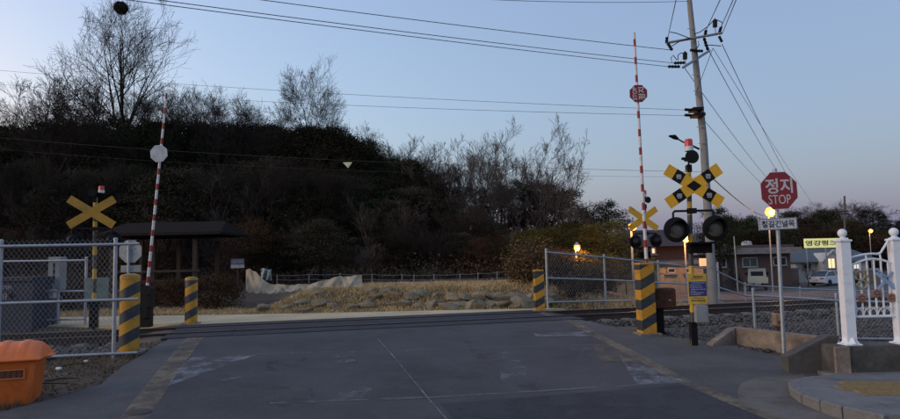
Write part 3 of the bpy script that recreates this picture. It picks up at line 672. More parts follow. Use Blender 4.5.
jb = bx(sig, 'junction_box', M_grey, 692.5, 305, 705, 322, L_, -.12, .14, .012); bx(jb, 'door', M_grey, 694, 306.5, 703.5, 320.5, L_, -.193, .006); bx(jb, 'latch', M_galv, 699.5, 309.5, 702, 310.8, L_, -.199, .008, .001)
bx(sig, 'lower_sleeve', M_black, 690, 322, 697, 346, L_, 0, .14)
nb = bx(sig, 'notice_board', mat('notice_yellow', (.55, .36, .05), .5), 685, 274, 705.3, 303.5, L_, -.12, .012, .002)
M_nblue = mat('notice_blue', (.025, .03, .16), .5, 0, var=.06); bx(nb, 'blue_panel', M_nblue, 686.2, 281.5, 704.3, 295.8, L_, -.1275, .003, .0005)
M_nred = mat('notice_dark_print', (.10, .05, .02), .6)
pr_ = MB(); pw = MB(); pd = MB()
for k, (y, a, b) in enumerate(((282.6, 689, 702.6), (284.8, 687.6, 698.5), (286.9, 687.8, 700), (289, 688.5, 702.8), (290.8, 688.3, 693.5), (292.4, 688.4, 701), (294.2, 688.4, 698.5))):
    x = a
    while x < b:
        wl = random.uniform(1.2, 2.6); (p0, z0), (p1, z1) = L_(x, y-.36), L_(min(b, x+wl), y+.36); pw.box(((p0+p1)/2, -.1302, (z0+z1)/2), (p1-p0, .002, abs(z1-z0))); x += wl+.5
tag(pw.build('printed_text', mat('pale_print', (.32, .33, .42), .6), nb), kind='stuff')
for (y, a, b, hh) in ((276.6, 690.5, 700.5, 1.0), (278.6, 689, 702, .3), (297.8, 690, 702, .45), (300.3, 689, 703, .9)):
    x = a
    while x < b:
        wl = random.uniform(.7, 1.3); (p0, z0), (p1, z1) = L_(x, y-hh), L_(min(b, x+wl), y+hh); pd.box(((p0+p1)/2, -.1272, (z0+z1)/2), (p1-p0, .002, abs(z1-z0))); x += wl+.35
tag(pd.build('printed_heading', M_nred, nb), kind='stuff')
# far left
b2 = grd(94, 327); b2.z = 0; L_ = LPf(b2); sp = b2.y/FPX
q = dict(top=L_(95.5, 198), beacon=L_(101, 192.8), beacon_h=7.2*sp, beacon_w=5.6*sp, horn=L_(94.5, 193.5), horn_r=4.0*sp, buck=L_(93, 212.5), ln=49*sp, wd=8*sp, an=R(33), arm_z=L_(93, 229)[1], mid=L_(94, 229)[0], lamps=[L_(76, 240), L_(111, 240)], lamp_r=9*sp)
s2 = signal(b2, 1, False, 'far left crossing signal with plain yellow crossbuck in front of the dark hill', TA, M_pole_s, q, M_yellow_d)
M_gbox = mat('pale_green_box', (.17, .22, .20), .6); bx(s2, 'equipment_box', M_gbox, 84.5, 278, 104, 300, L_, .25, .22); bx(s2, 'lower_sleeve', M_black, 90.5, 300, 97.5, 328, L_, 0, .16)
# far right
b3 = grd(645, 308); b3 = aty(648.5, 304, 20.6); L_ = LPf(b3); sp = b3.y/FPX
q = dict(top=L_(644.5, 205), beacon=L_(644.6, 196.6), beacon_h=6.6*sp, beacon_w=4.4*sp, horn=L_(644.3, 200.5), horn_r=3.3*sp, buck=L_(641, 219), ln=37*sp, wd=6.3*sp, an=R(33), arm_z=L_(645, 233.5)[1], mid=L_(645, 233)[0], lamps=[L_(634, 242), L_(657, 240.5)], lamp_r=6.6*sp)
s3 = signal(b3, 1, False, 'far right crossing signal with plain yellow crossbuck half hidden by the raised barrier arm', TA, M_pole_s, q, M_yellow)
bx(s3, 'indicator_box', M_black_m, 640, 252, 652, 258, L_, .1, .14)

# ------------------------------------------------------------------ barriers with raised arms
def barrier(base, top_px, bot_px, disc_px, disc_r, front, label, Lf, mach, rz=0, period=.40):
    o = thing('barrier', label, 'railway barrier', base, rz, 'raised crossing barriers')
    (x0, z0), (x1, z1) = Lf(*bot_px), Lf(*top_px); l = math.hypot(x1-x0, z1-z0); an = math.atan2(x1-x0, z1-z0)
    m = MB(); m.tube([(0, 0, 0), (0, 0, l)], [.038, .026], 10); a = m.build('arm', M_arm, o, smooth=True); a.location = (x0, -.18, z0); a.rotation_euler = (0, an, 0)
    dx, dz = Lf(*disc_px)
    octa(dx, dz, disc_r*1.0, -.245, -.235, an).build('sign_rim', M_white if not front else M_red2, o)
    f = octa(dx, dz, disc_r*.95, -.249, -.2455, an).build('sign_face', M_red2 if front else mat('sign_back_grey', (.42, .44, .46), .5), o)
    if front:
        text('정지', disc_r*.78, M_wtxt, o, (dx+disc_r*.34, -.2505, dz), roll=an-PI/2, bold=.02); text('STOP', disc_r*.62, M_wtxt, o, (dx-disc_r*.4, -.2505, dz), roll=an-PI/2, bold=.02, sx=.95)
    mach(o, Lf, (x0, z0)); return o
rb = grd(659, 335); rb.y += .5; rb = aty(659, 333, 14.1); L_ = LPf(rb)
def mach_r(o, Lf, p):
    bx(o, 'pedestal', M_black, 652, 305, 663, 335, Lf, 0, .22, .01); h = bx(o, 'machine_housing', M_rust, 653, 288, 673, 308, Lf, 0, .42, .03); bx(h, 'inspection_plate', M_rust, 661, 291, 671.5, 304, Lf, -.213, .012); bx(h, 'nameplate', M_galv, 665.5, 299, 667.5, 300.2, Lf, -.221, .006, .001)
    (a, b) = Lf(648, 300); m = MB(); m.lathe([(.13, -.12), (.13, .0), (.09, .08)], 16, (p[0], -.1, p[1]+.1), 'Y'); m.build('arm_pivot', M_black, o, smooth=True)
barrier(rb, (631.8, 35), (645.8, 296), (635.3, 96.3), 9.4*14.1/FPX, True, 'raised red and white barrier arm with red octagonal stop disc on the right', L_, mach_r)
lb = grd(147, 327); lb = aty(147, 327, 16.9); L_ = LPf(lb)
def mach_l(o, Lf, p):
    bx(o, 'pedestal', M_black, 142, 304, 151, 327, Lf, 0, .24, .01); bx(o, 'machine_housing', M_black, 139, 287, 152.5, 308, Lf, 0, .36, .03)
    m = MB(); m.lathe([(.13, -.12), (.13, .0), (.09, .08)], 16, (p[0], -.1, p[1]+.05), 'Y'); m.build('arm_pivot', M_black, o, smooth=True)
    w = bx(o, 'counterweight', M_black, 146, 306, 151, 318, Lf, -.16, .14, .02)
barrier(lb, (169.5, 95), (150, 292), (163, 155), 9*16.9/FPX, False, 'raised red and white barrier arm with pale disc against the left hill', L_, mach_l, rz=0)

# ------------------------------------------------------------------ left side furniture
# back of the opposite stop sign
ob = aty(128.5, 321, 19.3); L_ = LPf(ob); o = thing('stop_sign', 'grey back of an octagonal sign with a plate behind the near left bollard', 'road sign', ob)
m = MB(); x, z = L_(128.5, 241); m.tube([(0, 0, -.3), (x, 0, z)], .035, 8); m.build('post', M_galv, o, smooth=True)
M_back = mat('bare_aluminium', (.30, .315, .33), .5, .3); x, z = L_(129.5, 251.5); octa(x, z, .36, .05, .056).build('sign_face', M_back, o); bx(o, 'plate', M_back, 120, 265.5, 140, 272, L_, .055, .006, .001); bx(o, 'bracket', M_galv, 124, 248, 134, 249.2, L_, .04, .02, .002)
# navy container
cb = aty(10, 331, 17.0); L_ = LPf(cb); o = thing('steel_container', 'dark navy steel container behind the near left fence', 'container', cb)
bx(o, 'body', M_navy, -40, 281, 32, 332, L_, .6, 1.2, .02); bx(o, 'lid', M_navy, -41, 278.5, 33.5, 281.5, L_, .6, 1.28, .015)
bx(o, 'handle', M_black, 10, 293, 12, 298, L_, -.02, .04, .004)
m = MB()
for (x0, x1, y0, y1) in ((1.5, 4, 286, 286.6), (1.5, 2.1, 286, 289), (3.4, 4, 286, 289), (1.5, 4, 288.6, 289.2), (5, 7.5, 286, 286.6), (6, 6.7, 286.6, 289.2), (8, 8.6, 285.5, 289.4), (9.2, 11, 286, 286.6), (10.4, 11, 286, 289.2), (3, 3.6, 294, 299.5), (3, 5, 294, 294.6), (6, 6.6, 293.5, 299.5), (4.6, 6.2, 296.4, 297)):
    (a, b), (c, d) = L_(x0, y0), L_(x1, y1); m.box(((a+c)/2, -.003, (b+d)/2), (abs(c-a), .004, abs(d-b)))
m.build('lettering', mat('chalky_white', (.30, .32, .36), .7), o)
# tall grey relay cabinet on post
rb_ = aty(58, 323, 17.9); L_ = LPf(rb_); o = thing('relay_cabinet', 'tall narrow grey equipment cabinet on a post with small box below', 'cabinet', rb_)
m = MB(); x, z = L_(58, 290); m.tube([(0, 0, -.2), (x, 0, z)], .04, 8); m.build('post', M_galv, o, smooth=True)
cbx = bx(o, 'cabinet', M_grey, 50.5, 257, 62, 290, L_, .05, .28, .015); bx(cbx, 'door', M_grey, 51.5, 258.5, 61, 288.5, L_, -.093, .006); bx(cbx, 'latch', M_black, 55.5, 263, 56.5, 283, L_, -.10, .01, .001)
bx(o, 'small_box', mat('pale_grey_box', (.32, .34, .36), .6), 51, 289, 58.5, 298, L_, -.16, .16, .008)
kb = aty(31.5, 326, 17.75); L_ = LPf(kb); o = thing('meter_box', 'small rounded grey meter box on a post beside the navy container', 'meter box', kb)
m = MB(); x, z = L_(31, 283); m.tube([(0, 0, -.1), (x, 0, z)], .03, 8); m.build('post', M_galv, o, smooth=True); bx(o, 'body', M_gbox, 28.5, 285, 36.5, 297, L_, -.1, .2, .04)

# orange grit bin
bb = grd(14, 404); bb = Vector((-6.12, 8.95, Gp(-6.12, 8.95))); L_ = LPf(bb); o = thing('grit_bin', 'orange plastic bin with ribbed domed lid at the left roadside', 'bin', bb, R(20))
def loftbox(secs, n=7):
    """rounded rectangle sections: (z, hx, hy, r)"""
    m = MB(); V = []; F = []; c = None
    for (z, hx, hy, r) in secs:
        k = 0
        for (sx, sy, a0) in ((1, 1, 0), (-1, 1, PI/2), (-1, -1, PI), (1, -1, 3*PI/2)):
            for i in range(n): a = a0+PI/2*i/(n-1); V.append((sx*(hx-r)+r*math.cos(a), sy*(hy-r)+r*math.sin(a), z)); k += 1
        c = k
    for j in range(len(secs)-1):
        for i in range(c): F.append((j*c+i, j*c+(i+1) % c, (j+1)*c+(i+1) % c, (j+1)*c+i))
    F += [tuple(range(c-1, -1, -1)), tuple(range((len(secs)-1)*c, len(secs)*c))]; m.add(V, F); return m
body = loftbox([(0, .40, .30, .06), (.02, .41, .31, .06), (.56, .46, .36, .07), (.58, .48, .38, .07), (.60, .48, .38, .07)]).build('body', M_orange, o, smooth=True)
m = MB(); V = []; F = []; nx_, ny_ = 72, 20                   # lid: barrel vault across x with ribs
for i in range(nx_+1):
    for j in range(ny_+1):
        s_, t = i/nx_*2-1, j/ny_*2-1; rib = .016*max(0, math.sin(s_*PI*4.5))**.5*math.cos(t*PI/2)**.5 if abs(t) < .99 else 0
        V.append((s_*.53, t*.43, .615+(.20*max(0, 1-abs(t)**2.2)+rib)*(1-abs(s_)**12)))
for i in range(nx_):
    for j in range(ny_): a = i*(ny_+1)+j; F.append((a, a+ny_+1, a+ny_+2, a+1))
m.add(V, F); m.box((0, 0, .603), (1.07, .87, .035), bev=.012); lid = m.build('lid', M_orange, o, smooth=True)
hn = MB(); hn.box((.56, 0, .605), (.10, .3, .022), bev=.008); hn.build('lid_handle', M_orange, lid)
for k in range(4):
    v_ = MB(); v_.box((.10+k*.065, -.352-.012, .42), (.045, .02, .095), rx=R(-5), bev=.004); v_.build('recessed_slot', mat('bin_shadow_slot', (.10, .03, .012), .7), body)
v_ = MB(); 
for dx, dz, w_, h_ in ((.197, .055, .31, .012), (.197, -.055, .31, .012), (.05, 0, .012, .11), (.345, 0, .012, .11)): v_.box((dx, -.356-.014, .42+dz), (w_, .02, h_), rx=R(-5))
v_.build('slot_frame', mat('pale_orange', (.5, .2, .09), .6), body)

# rusty point box beyond the wall
rbx = aty(777, 328, 13.9); L_ = LPf(rbx); o = thing('trackside_box', 'small rusty pale orange trackside box on a stump beside the stop sign post', 'signal box', rbx)
bx(o, 'case', mat('peeling_orange', (.36, .22, .13), .8, dirt=.8, dirtc=(.09, .05, .035), dscale=5), 773.4, 313, 780.5, 326, L_, 0, .2, .02); bx(o, 'hatch', M_rust, 775.5, 320.5, 778, 323.5, L_, -.102, .01, .001); bx(o, 'cover', M_rust, 774, 310.5, 779, 313.5, L_, 0, .15, .02); bx(o, 'stump', M_rust, 775, 326, 781, 333, L_, .03, .15, .01)

# ------------------------------------------------------------------ stone bank beyond the service road
bankw = thing('boulder_wall', 'low bank wall of pale rough boulders in dry grass beyond the crossing', 'stone wall', (0, 20.4, 0))
import bmesh
def rock_mesh(seed, sx, sy, sz):
    r = np.random.default_rng(seed); b = bmesh.new(); bmesh.ops.create_icosphere(b, subdivisions=2, radius=1)
    pl_ = [(r.normal(size=3), r.uniform(.38, .75)) for _ in range(12)]
    for v in b.verts:
        p = np.array(v.co)
        for n, d in pl_:
            n = n/np.linalg.norm(n); k = p@n
            if k > d: p = p-n*(k-d)
        v.co = p*np.array((sx, sy, sz))*1.35*r.uniform(.94, 1.06)
    m = bpy.data.meshes.new('stone'); b.to_mesh(m); b.free(); m.materials.append(M_rock); return m
rocks = [rock_mesh(i, random.uniform(.24, .36), .2, random.uniform(.14, .20)) for i in range(9)]
def put_rock(x, y, z, s, i):
    o = link(bpy.data.objects.new('stone', rocks[i % 9]), bankw); o.location = (x, y-20.4, z); o.scale = (s, s*random.uniform(.8, 1.1), s*random.uniform(.8, 1.1)); o.rotation_euler = (random.uniform(-.2, .2), random.uniform(-.2, .2), random.uniform(-.5, .5))
i = 0; x = -.2
while x < 2.9:
    put_rock(x, 20.45+random.uniform(-.08, .08), .10, random.uniform(1.05, 1.4), i); i += 1
    if random.random() < .95: put_rock(x+.2, 20.7+random.uniform(-.06, .06), .34, random.uniform(.9, 1.15), i); i += 1
    x += random.uniform(.34, .5)
for px, py, s in ((362, 310, 1.0), (376, 304, .9), (398, 309, 1.1), (410, 304, 1.0), (388, 298, .9), (424, 302, 1.0), (432, 310, 1.1), (262, 309, .8), (286, 309, .7), (300, 306, .85), (306, 314, .9), (294, 311, .5), (318, 308, 1.0), (318, 300, .9), (334, 309, .65), (345, 302, .55), (352, 311, .7), (368, 306, .6), (370, 298, .7), (384, 309, .6), (393, 301, .8), (405, 308, .75), (415, 300, .6), (421, 310, .7), (436, 303, .7)):
    Y = 20.5+(312-py)*.09; p = aty(px, py, Y); put_rock(p.x, Y, max(Gp(p.x, Y)+.05*s, p.z), s, i); i += 1

def leafsoup(C_, n_each, spread, size, r):
    n = len(C_)*n_each; P = np.repeat(C_, n_each, 0)+r.normal(0, 1, (n, 3))*np.asarray(spread); a = r.normal(size=(n, 3)); a /= np.linalg.norm(a, axis=1)[:, None]; b = r.normal(size=(n, 3)); b -= a*(a*b).sum(1)[:, None]; b /= np.linalg.norm(b, axis=1)[:, None]
    s_ = size*r.uniform(.5, 1.4, n)[:, None]; V = np.stack([P-a*s_, P+b*s_*.45, P+a*s_, P-b*s_*.45], 1).reshape(-1, 3); return V, np.arange(4*n).reshape(-1, 4)
# dry grass: bank, verge and roadside tufts
def blades(P, h, lean, wd):
    n = len(P); a = rng.uniform(0, 2*PI, n); t = rng.normal(0, lean, (n, 2)); w_ = wd*rng.uniform(.6, 1.4, n)
    dx, dy = np.cos(a)*w_, np.sin(a)*w_; b = P.copy(); V = np.empty((n, 3, 3))
    V[:, 0] = b-np.stack([dx, dy, np.full(n, .01)], 1); V[:, 1] = b+np.stack([dx, dy, np.full(n, -.01)], 1)
    V[:, 2] = b+np.stack([t[:, 0]*h, t[:, 1]*h, h*rng.uniform(.5, 1, n)], 1); return V.reshape(-1, 3)
def gpts(n, x0, x1, y0, y1, clump=0):
    x = rng.uniform(x0, x1, n); y = rng.uniform(y0, y1, n)
    if clump:
        k = np.sin(x*3.1+y*1.7)*np.sin(y*4.3-x*1.1)+rng.normal(0, .5, n) > .1; x, y = x[k], y[k]
    return np.stack([x, y, G(x, y)], 1)
bl = []
for P, hh, le, wd in ((gpts(26000, -6.2, 3.6, 20.1, 22.8), .13, .6, .012), (gpts(9000, -6, 4, 22.8, 25.5), .16, .6, .014), (gpts(9000, -16, -6.2, 20.3, 22.2), .12, .7, .014), (gpts(7000, 2.6, 8, 19.9, 24), .22, .6, .015)):
    h_ = hh*rng.uniform(.4, 1.3, len(P)); bl.append(blades(P, h_, le, wd))
V = np.concatenate(bl); tag(np_obj('dry_grass', V, np.arange(len(V)).reshape(-1, 3), M_grass), 'straw coloured dry grass covering the bank beyond the crossing', kind='stuff')
bl = []
for P, hh, le, wd in ((gpts(5200, -10, -4.75, 8.6, 13.4, 1), .07, .9, .008), (gpts(900, -5.9, -5.2, 8.35, 8.8), .15, .45, .006), (gpts(500, -6.9, -5.4, 10.6, 12.2), .2, .45, .005)):
    u_, v_ = (P[:, 0]-T0[0])*TU[0]+(P[:, 1]-T0[1])*TU[1], (P[:, 0]-T0[0])*TV[0]+(P[:, 1]-T0[1])*TV[1]
    P = P[u_ < np.interp(v_, UL_V, UL_U)-.03]; bl.append(blades(P, hh*rng.uniform(.4, 1.3, len(P)), le, wd))
V = np.concatenate(bl); tag(np_obj('dry_weeds', V, np.arange(len(V)).reshape(-1, 3), mat('weed_straw', (.15, .10, .055), .9, island=.5)), 'withered weeds and straw on the soil around the orange bin', kind='stuff')
# gravel and litter on the left verge
P = gpts(1500, -9.5, -4.7, 9, 13.2); u_, v_ = uv(P[:, 0], P[:, 1]); P = P[u_ < np.interp(v_, UL_V, UL_U)+.08]
stones(P, rng.uniform(.008, .03, len(P)), 'verge_gravel', M_ballast, 'loose gravel and grit on the soil verge by the bin')
x = rng.uniform(-10, -4.6, 7000); y = rng.uniform(8.4, 13.6, 7000); u_, v_ = uv(x, y); k_ = u_ < np.interp(v_, UL_V, UL_U)+rng.normal(-.05, .1, 7000); x, y = x[k_], y[k_]
V, F = leafsoup(np.stack([x, y, G(x, y)+.012], 1), 1, (.01, .01, .006), .024, rng); V[:, 2] = np.maximum(V[:, 2], G(V[:, 0], V[:, 1])+.002)
tag(np_obj('leaf_litter', V, F, mat('dead_leaves', (.13, .085, .05), .95, island=.6)), 'scattered dead leaves on the soil beside the orange bin', kind='stuff')
for (px, py, s) in ((59, 370, .05), (26, 377, .04), (86, 362, .035)):
    p = grd(px, py); m = MB(); m.add(np.array(ICO)*s*np.array([1.3, .8, .7]), [tuple(f) for f in ICF]); o = m.build('litter', M_white); o.location = p+Vector((0, 0, s*.4)); tag(o, {59: 'white scrap of litter on the soil beyond the orange bin lid', 26: 'pale scrap of litter close behind the orange bin', 86: 'tiny pale litter scrap near the fence post foot'}[px], 'litter')
for (px, py, l, a) in ((45, 386, .6, .25), (62, 381, .45, .5), (75, 366, .5, .9)):
    p = grd(px, py); m = MB(); m.tube([(-l/2, 0, .02), (0, .03, .035), (l/2, 0, .015)], [.012, .014, .008], 6); o = m.build('fallen_stick', M_wood); o.location = p; o.rotation_euler = (0, 0, a); tag(o, {45: 'long fallen stick lying by the road edge near the bin', 62: 'fallen stick on the soil midway between bin and bollard', 75: 'thin fallen stick under the near fence'}[px], 'stick')

# tarpaulin lying along the top of the bank
tp = [(246, 270, 292.5, 23.4), (250, 268.5, 293, 23.3), (256, 272, 293.5, 23.2), (263, 280, 294, 23.1), (270, 284, 293.8, 23.0), (290, 285, 291.5, 22.9), (310, 284, 290.5, 22.9), (322, 281, 289.5, 22.9), (336, 277, 288.5, 22.9), (350, 276, 288, 22.9), (362, 275.5, 287.5, 22.9)]
V = []; F = []; nn = 110; mm_ = 22
tx = np.array([t[0] for t in tp], float)
for i in range(nn+1):
    px = tx[0]+(tx[-1]-tx[0])*i/nn; yt = np.interp(px, tx, [t[1] for t in tp]); yb = np.interp(px, tx, [t[2] for t in tp]); Y = np.interp(px, tx, [t[3] for t in tp])
    for j in range(mm_+1):
        t = j/mm_; fold = (.10*math.sin(px*.35+t*3)+.06*math.sin(px*.55-t*5+2*math.sin(px*.2))+.018*math.sin(px*1.3+t*9+1.5*math.sin(px*.31))+.006*math.sin(px*2.7-t*13))*(.35+t*.65); yt_ = yt+.4*math.sin(px*.33)+.2*math.sin(px*.9)
        p = aty(px, yt_+(yb-yt_)*t+1.3*math.sin(px*.25+t*7)*t*(1-t)*2+.5*math.sin(px*.9+t*4)*t, Y-.35*t**1.5+fold); V.append(tuple(p))
for i in range(nn):
    for j in range(mm_): a = i*(mm_+1)+j; F.append((a, a+1, a+mm_+2, a+mm_+1))
m = MB(); m.add(V, F); o = m.build('tarpaulin', M_tarp, smooth=True, fix=False); sd_ = o.modifiers.new('thickness', 'SOLIDIFY'); sd_.thickness = .012; tag(o, 'crumpled beige tarpaulin draped along the top of the bank', 'tarpaulin')
# greenish sheet behind it
V = []; F = []
for i in range(13):
    for j in range(7):
        px, py = 261+i*.85, 269+j*1.9; p = aty(px, py-.8*math.sin(i*.5), 23.9+.12*math.sin(i*1.1+j*.6)); V.append(tuple(p))
for i in range(12):
    for j in range(6): a = i*7+j; F.append((a, a+1, a+8, a+7))
m = MB(); m.add(V, F); o = m.build('plastic_sheet', mat('grey_green_plastic', (.30, .34, .33), .5), smooth=True, fix=False); sd_ = o.modifiers.new('thickness', 'SOLIDIFY'); sd_.thickness = .01; tag(o, 'small grey green plastic sheet standing behind the tarpaulin', 'plastic sheet')

# post and cable guard rail along the upper path
gr = thing('cable_guard_rail', 'low guard rail of thin posts and slack cables at the top of the bank', 'guard rail', (0, 27, 0))
gposts = [(277, 274.5, 285), (309, 273.5, 285), (340, 273, 285), (372, 273.5, 285), (402, 274, 285), (414, 274.5, 285), (434, 274, 285), (460, 273.5, 285), (478, 272.5, 285), (497, 271.5, 284.5), (508, 270, 284)]
tops = []
for px, a, b in gposts:
    Y = 27.2; t = aty(px, a, Y); q = aty(px, b, Y); m = MB(); m.tube([(q.x, .2, q.z-.25), (t.x, .2, t.z)], .022, 8); m.build('post', M_rope, gr, smooth=True); tops.append((t, q))
for f in (.08, .5):
    m = MB()
    for (t, q), (t2, q2) in zip(tops[:-1], tops[1:]):
        A, B = t.lerp(q, f), t2.lerp(q2, f); m.tube([(A.x+(B.x-A.x)*s_, .2, A.z+(B.z-A.z)*s_-.16*s_*(1-s_)*(A-B).length*.6) for s_ in np.linspace(0, 1, 7)], .010, 6, cap=False)
    m.build('cable', M_rope, gr, smooth=True)

# pavilion at the foot of the hill
pv = aty(178, 297, 26.5); pv.z = Gp(pv.x, 26.5); L_ = LPf(pv); o = thing('pavilion', 'dark timber pavilion with gabled roof under the left hillside', 'pavilion', pv)
(x0, ze), (x1, _) = L_(122, 238), L_(232, 237); zr = L_(178, 222)[1]; dp = 1.7
m = MB(); m.add([(x0-.1, -dp, ze), (x1+.15, -dp, ze), (x1+.15, dp, ze), (x0-.1, dp, ze), (x0-.1, -dp, ze+.09), (x1+.15, -dp, ze+.09), (x1+.15, dp, ze+.09), (x0-.1, dp, ze+.09), (x0+.2, 0, zr), (x1-.25, 0, zr)], [(0, 3, 2, 1), (0, 1, 5, 4), (2, 3, 7, 6), (1, 2, 6, 5), (3, 0, 4, 7), (4, 5, 9, 8), (6, 7, 8, 9), (5, 6, 9), (7, 4, 8)])
m.build('roof', mat('dark_shingle', (.016, .012, .011), .95, spec=.1, bump=.4, bscale=12), o)
m = MB(); m.box(((x0+x1)/2, -dp-.012, ze+.05), (x1-x0+.25, .02, .11)); m.build('fascia', mat('worn_fascia', (.025, .019, .016), .9, spec=.1), o)
for px in (128, 167, 207): 
    for dy in (-1.2, 1.2): x, z = L_(px, 240); m = MB(); m.box((x, dy, z/2), (.16, .16, z)); m.build('post', M_wood, o)
m = MB(); a, c = L_(120, 272), L_(212, 271); 
for zz in (a[1], a[1]-.38): m.box(((a[0]+c[0])/2, -1.3, zz), (c[0]-a[0], .06, .09))
m.build('railing', M_wood, o); m = MB(); m.box(((a[0]+c[0])/2, 0, .3), (c[0]-a[0], 2.6, .1)); m.build('floor_deck', M_wood, o)
# sign by the pavilion
ib = aty(238, 296, 24.5); ib.z = Gp(ib.x, 24.5); L_ = LPf(ib); o = thing('notice_sign', 'small blue and white sign board by the brown bush', 'sign', ib)
m = MB(); x, z = L_(237.5, 262); m.tube([(0, .03, -.2), (x, .03, z)], .03, 8); m.build('post', M_wood, o, smooth=True)
bx(o, 'board', mat('sign_board_navy', (.06, .07, .13), .6), 231, 259, 244.3, 264.8, L_, 0, .03, .003); bx(o, 'lower_panel', mat('sign_board_pale', (.26, .26, .28), .6), 231, 264.9, 244.3, 268, L_, 0, .03, .003)
m = MB()
for (xa, xb, ya, yb) in ((232, 237, 261, 261.5), (238, 243.5, 261, 261.5), (233, 235.5, 262.2, 262.7), (238.5, 241.5, 262.2, 262.7)):
    (a, b), (c, d) = L_(xa, ya), L_(xb, yb); m.box(((a+c)/2, -.017, (b+d)/2), (c-a, .004, abs(d-b)))
m.build('lettering', M_rope, o)

# ------------------------------------------------------------------ vegetation
M_bark = mat('bark', (.035, .028, .024), .95, spec=.1, var=.3, scale=3)
M_bark_l = mat('bark_pale', (.085, .065, .055), .95, var=.3, scale=3)
M_ever = mat('evergreen_needles', (.033, .040, .021), 1.0, spec=0, var=.35, scale=.6, island=.35, objv=.5)
M_brown = mat('brown_leaves', (.062, .036, .022), 1.0, spec=0, var=.35, scale=.8, island=.35, objv=.5)
M_yg = mat('yellow_green_leaves', (.085, .078, .026), 1.0, spec=0, var=.4, scale=.8, island=.35, objv=.5)
M_dk = mat('dark_leaves', (.044, .038, .026), 1.0, spec=0, var=.4, scale=.5, island=.35, objv=.5)
def grow(seed, H=8, nb=(9, 6, 5, 4), ln=(.55, .5, .5, .5), up=(.55, .35, .2, .1), r0=.14, start=.3, spread=.9, multi=1, wob=.12, mintw=.0065):
    """bare tree: returns MB for trunk+limbs and MB for fine twigs"""
    r = np.random.default_rng(seed); tr, tw = MB(), MB()
    def branch(p, d, L, rad, lev):
        n = (9, 7, 5, 4, 3)[lev]; P = [p]; q = p.copy(); dd = d.copy()
        for i in range(n-1):
            dd = dd+r.normal(0, wob*(1, 1.1, .95, .8, .7)[lev], 3); dd[2] += (.0 if lev == 0 else .06); dd /= np.linalg.norm(dd); q = q+dd*L/(n-1); P.append(q)
        rr = np.linspace(rad, max(mintw, rad*(.22 if lev else .15)), n)
        (tr if lev < 2 else tw).tube(P, rr, (7, 5, 4, 3, 3)[lev], cap=False)
        if lev >= len(nb): return
        k = nb[lev]; k = max(2, int(round(k*r.uniform(.75, 1.25))))
        for j in range(k):
            t = (start if lev == 0 else .22)+(1-(start if lev == 0 else .22))*(j+r.uniform(.2, .9))/k; t = min(t, .98); f = t*(n-1); i0 = int(f); a = P[i0]+(P[min(i0+1, n-1)]-P[i0])*(f-i0)
            ax = P[min(i0+1, n-1)]-P[max(0, i0-1)] if i0 else P[1]-P[0]; ax = ax/np.linalg.norm(ax)
            s_ = r.normal(size=3); s_ -= ax*(s_@ax); s_ /= np.linalg.norm(s_); nd = ax*(.8 if lev else up[0])+s_*spread*(1 if lev == 0 else .95)*r.uniform(.55, 1.1)+np.array([0, 0, up[min(lev, 3)]*.6]); nd /= np.linalg.norm(nd)
            l = L*ln[lev]*(1.05-.55*t if lev == 0 else 1.18-.4*t)*r.uniform(.7, 1.2)
            branch(a, nd, l, max(mintw, rr[i0]*r.uniform(.5, .68)), lev+1)
    for k in range(multi):
        d = np.array([0, 0, 1.])+(r.normal(0, .28, 3)*np.array([1, 1, 0]) if multi > 1 else r.normal(0, .03, 3)); d /= np.linalg.norm(d)
        branch(np.array([r.normal(0, .1) if multi > 1 else 0, r.normal(0, .1) if multi > 1 else 0, -.3]), d, H*(1 if k == 0 else r.uniform(.7, .95)), r0*(1 if multi == 1 else .75), 0)
    z_ = np.concatenate(tw.v); k_ = z_[:, :2].mean(0)/z_[:, 2].mean()          # keep the crown over the foot
    for b in (tr, tw): b.v = [np.column_stack([v[:, 0]-k_[0]*v[:, 2], v[:, 1]-k_[1]*v[:, 2], v[:, 2]]) for v in b.v]
    return tr, tw
class Proto: pass
def mkproto(tr, tr_mat, crown_mesh, H):
    p = Proto(); p.trunk = tr.mesh('trunk', tr_mat, True); p.crown = crown_mesh; p.H = H; return p
def bare(seed, m=None, **k):
    tr, tw = grow(seed, **k); m = m or M_bark; zz = max(v[:, 2].max() for v in tw.v); return mkproto(tr, m, tw.mesh('crown', m), zz)
def evergreen(seed, H, shape, m, n=200, each=84, size=.068, sp=.30, low=.28):
    r = np.random.default_rng(seed); tr = MB(); tr.tube([(0, 0, -.4), (r.normal(0, .1), r.normal(0, .1), H*.5), (0, 0, H*.93)], [.16, .11, .03], 7); C_ = []
    nl = 16
    for j in range(nl):
        t = low+(1-low)*(j+.5)/nl; R_ = shape((t-low)/(1-low))*H; a = j*2.4+r.uniform(-.4, .4); k = max(3, int(n/nl))
        tip = np.array([math.cos(a)*R_, math.sin(a)*R_, t*H+.05*R_]); tr.tube([(0, 0, t*H-.15*R_), tuple(tip*np.array([.6, .6, 1]) ), tuple(tip)], [.045, .03, .012], 5)
        for q in range(k):
            f = r.uniform(.25, 1.05)**.7; aa = a+r.normal(0, .55); C_.append((math.cos(aa)*R_*f, math.sin(aa)*R_*f, t*H+r.normal(0, .35)*H*.08))
    V, F = leafsoup(np.array(C_), each, (sp, sp, sp*.55), size, r); me = np_obj('', V, F, m) ; me.name = 'crown'; p = mkproto(tr, M_bark, me, V[:, 2].max()); return p
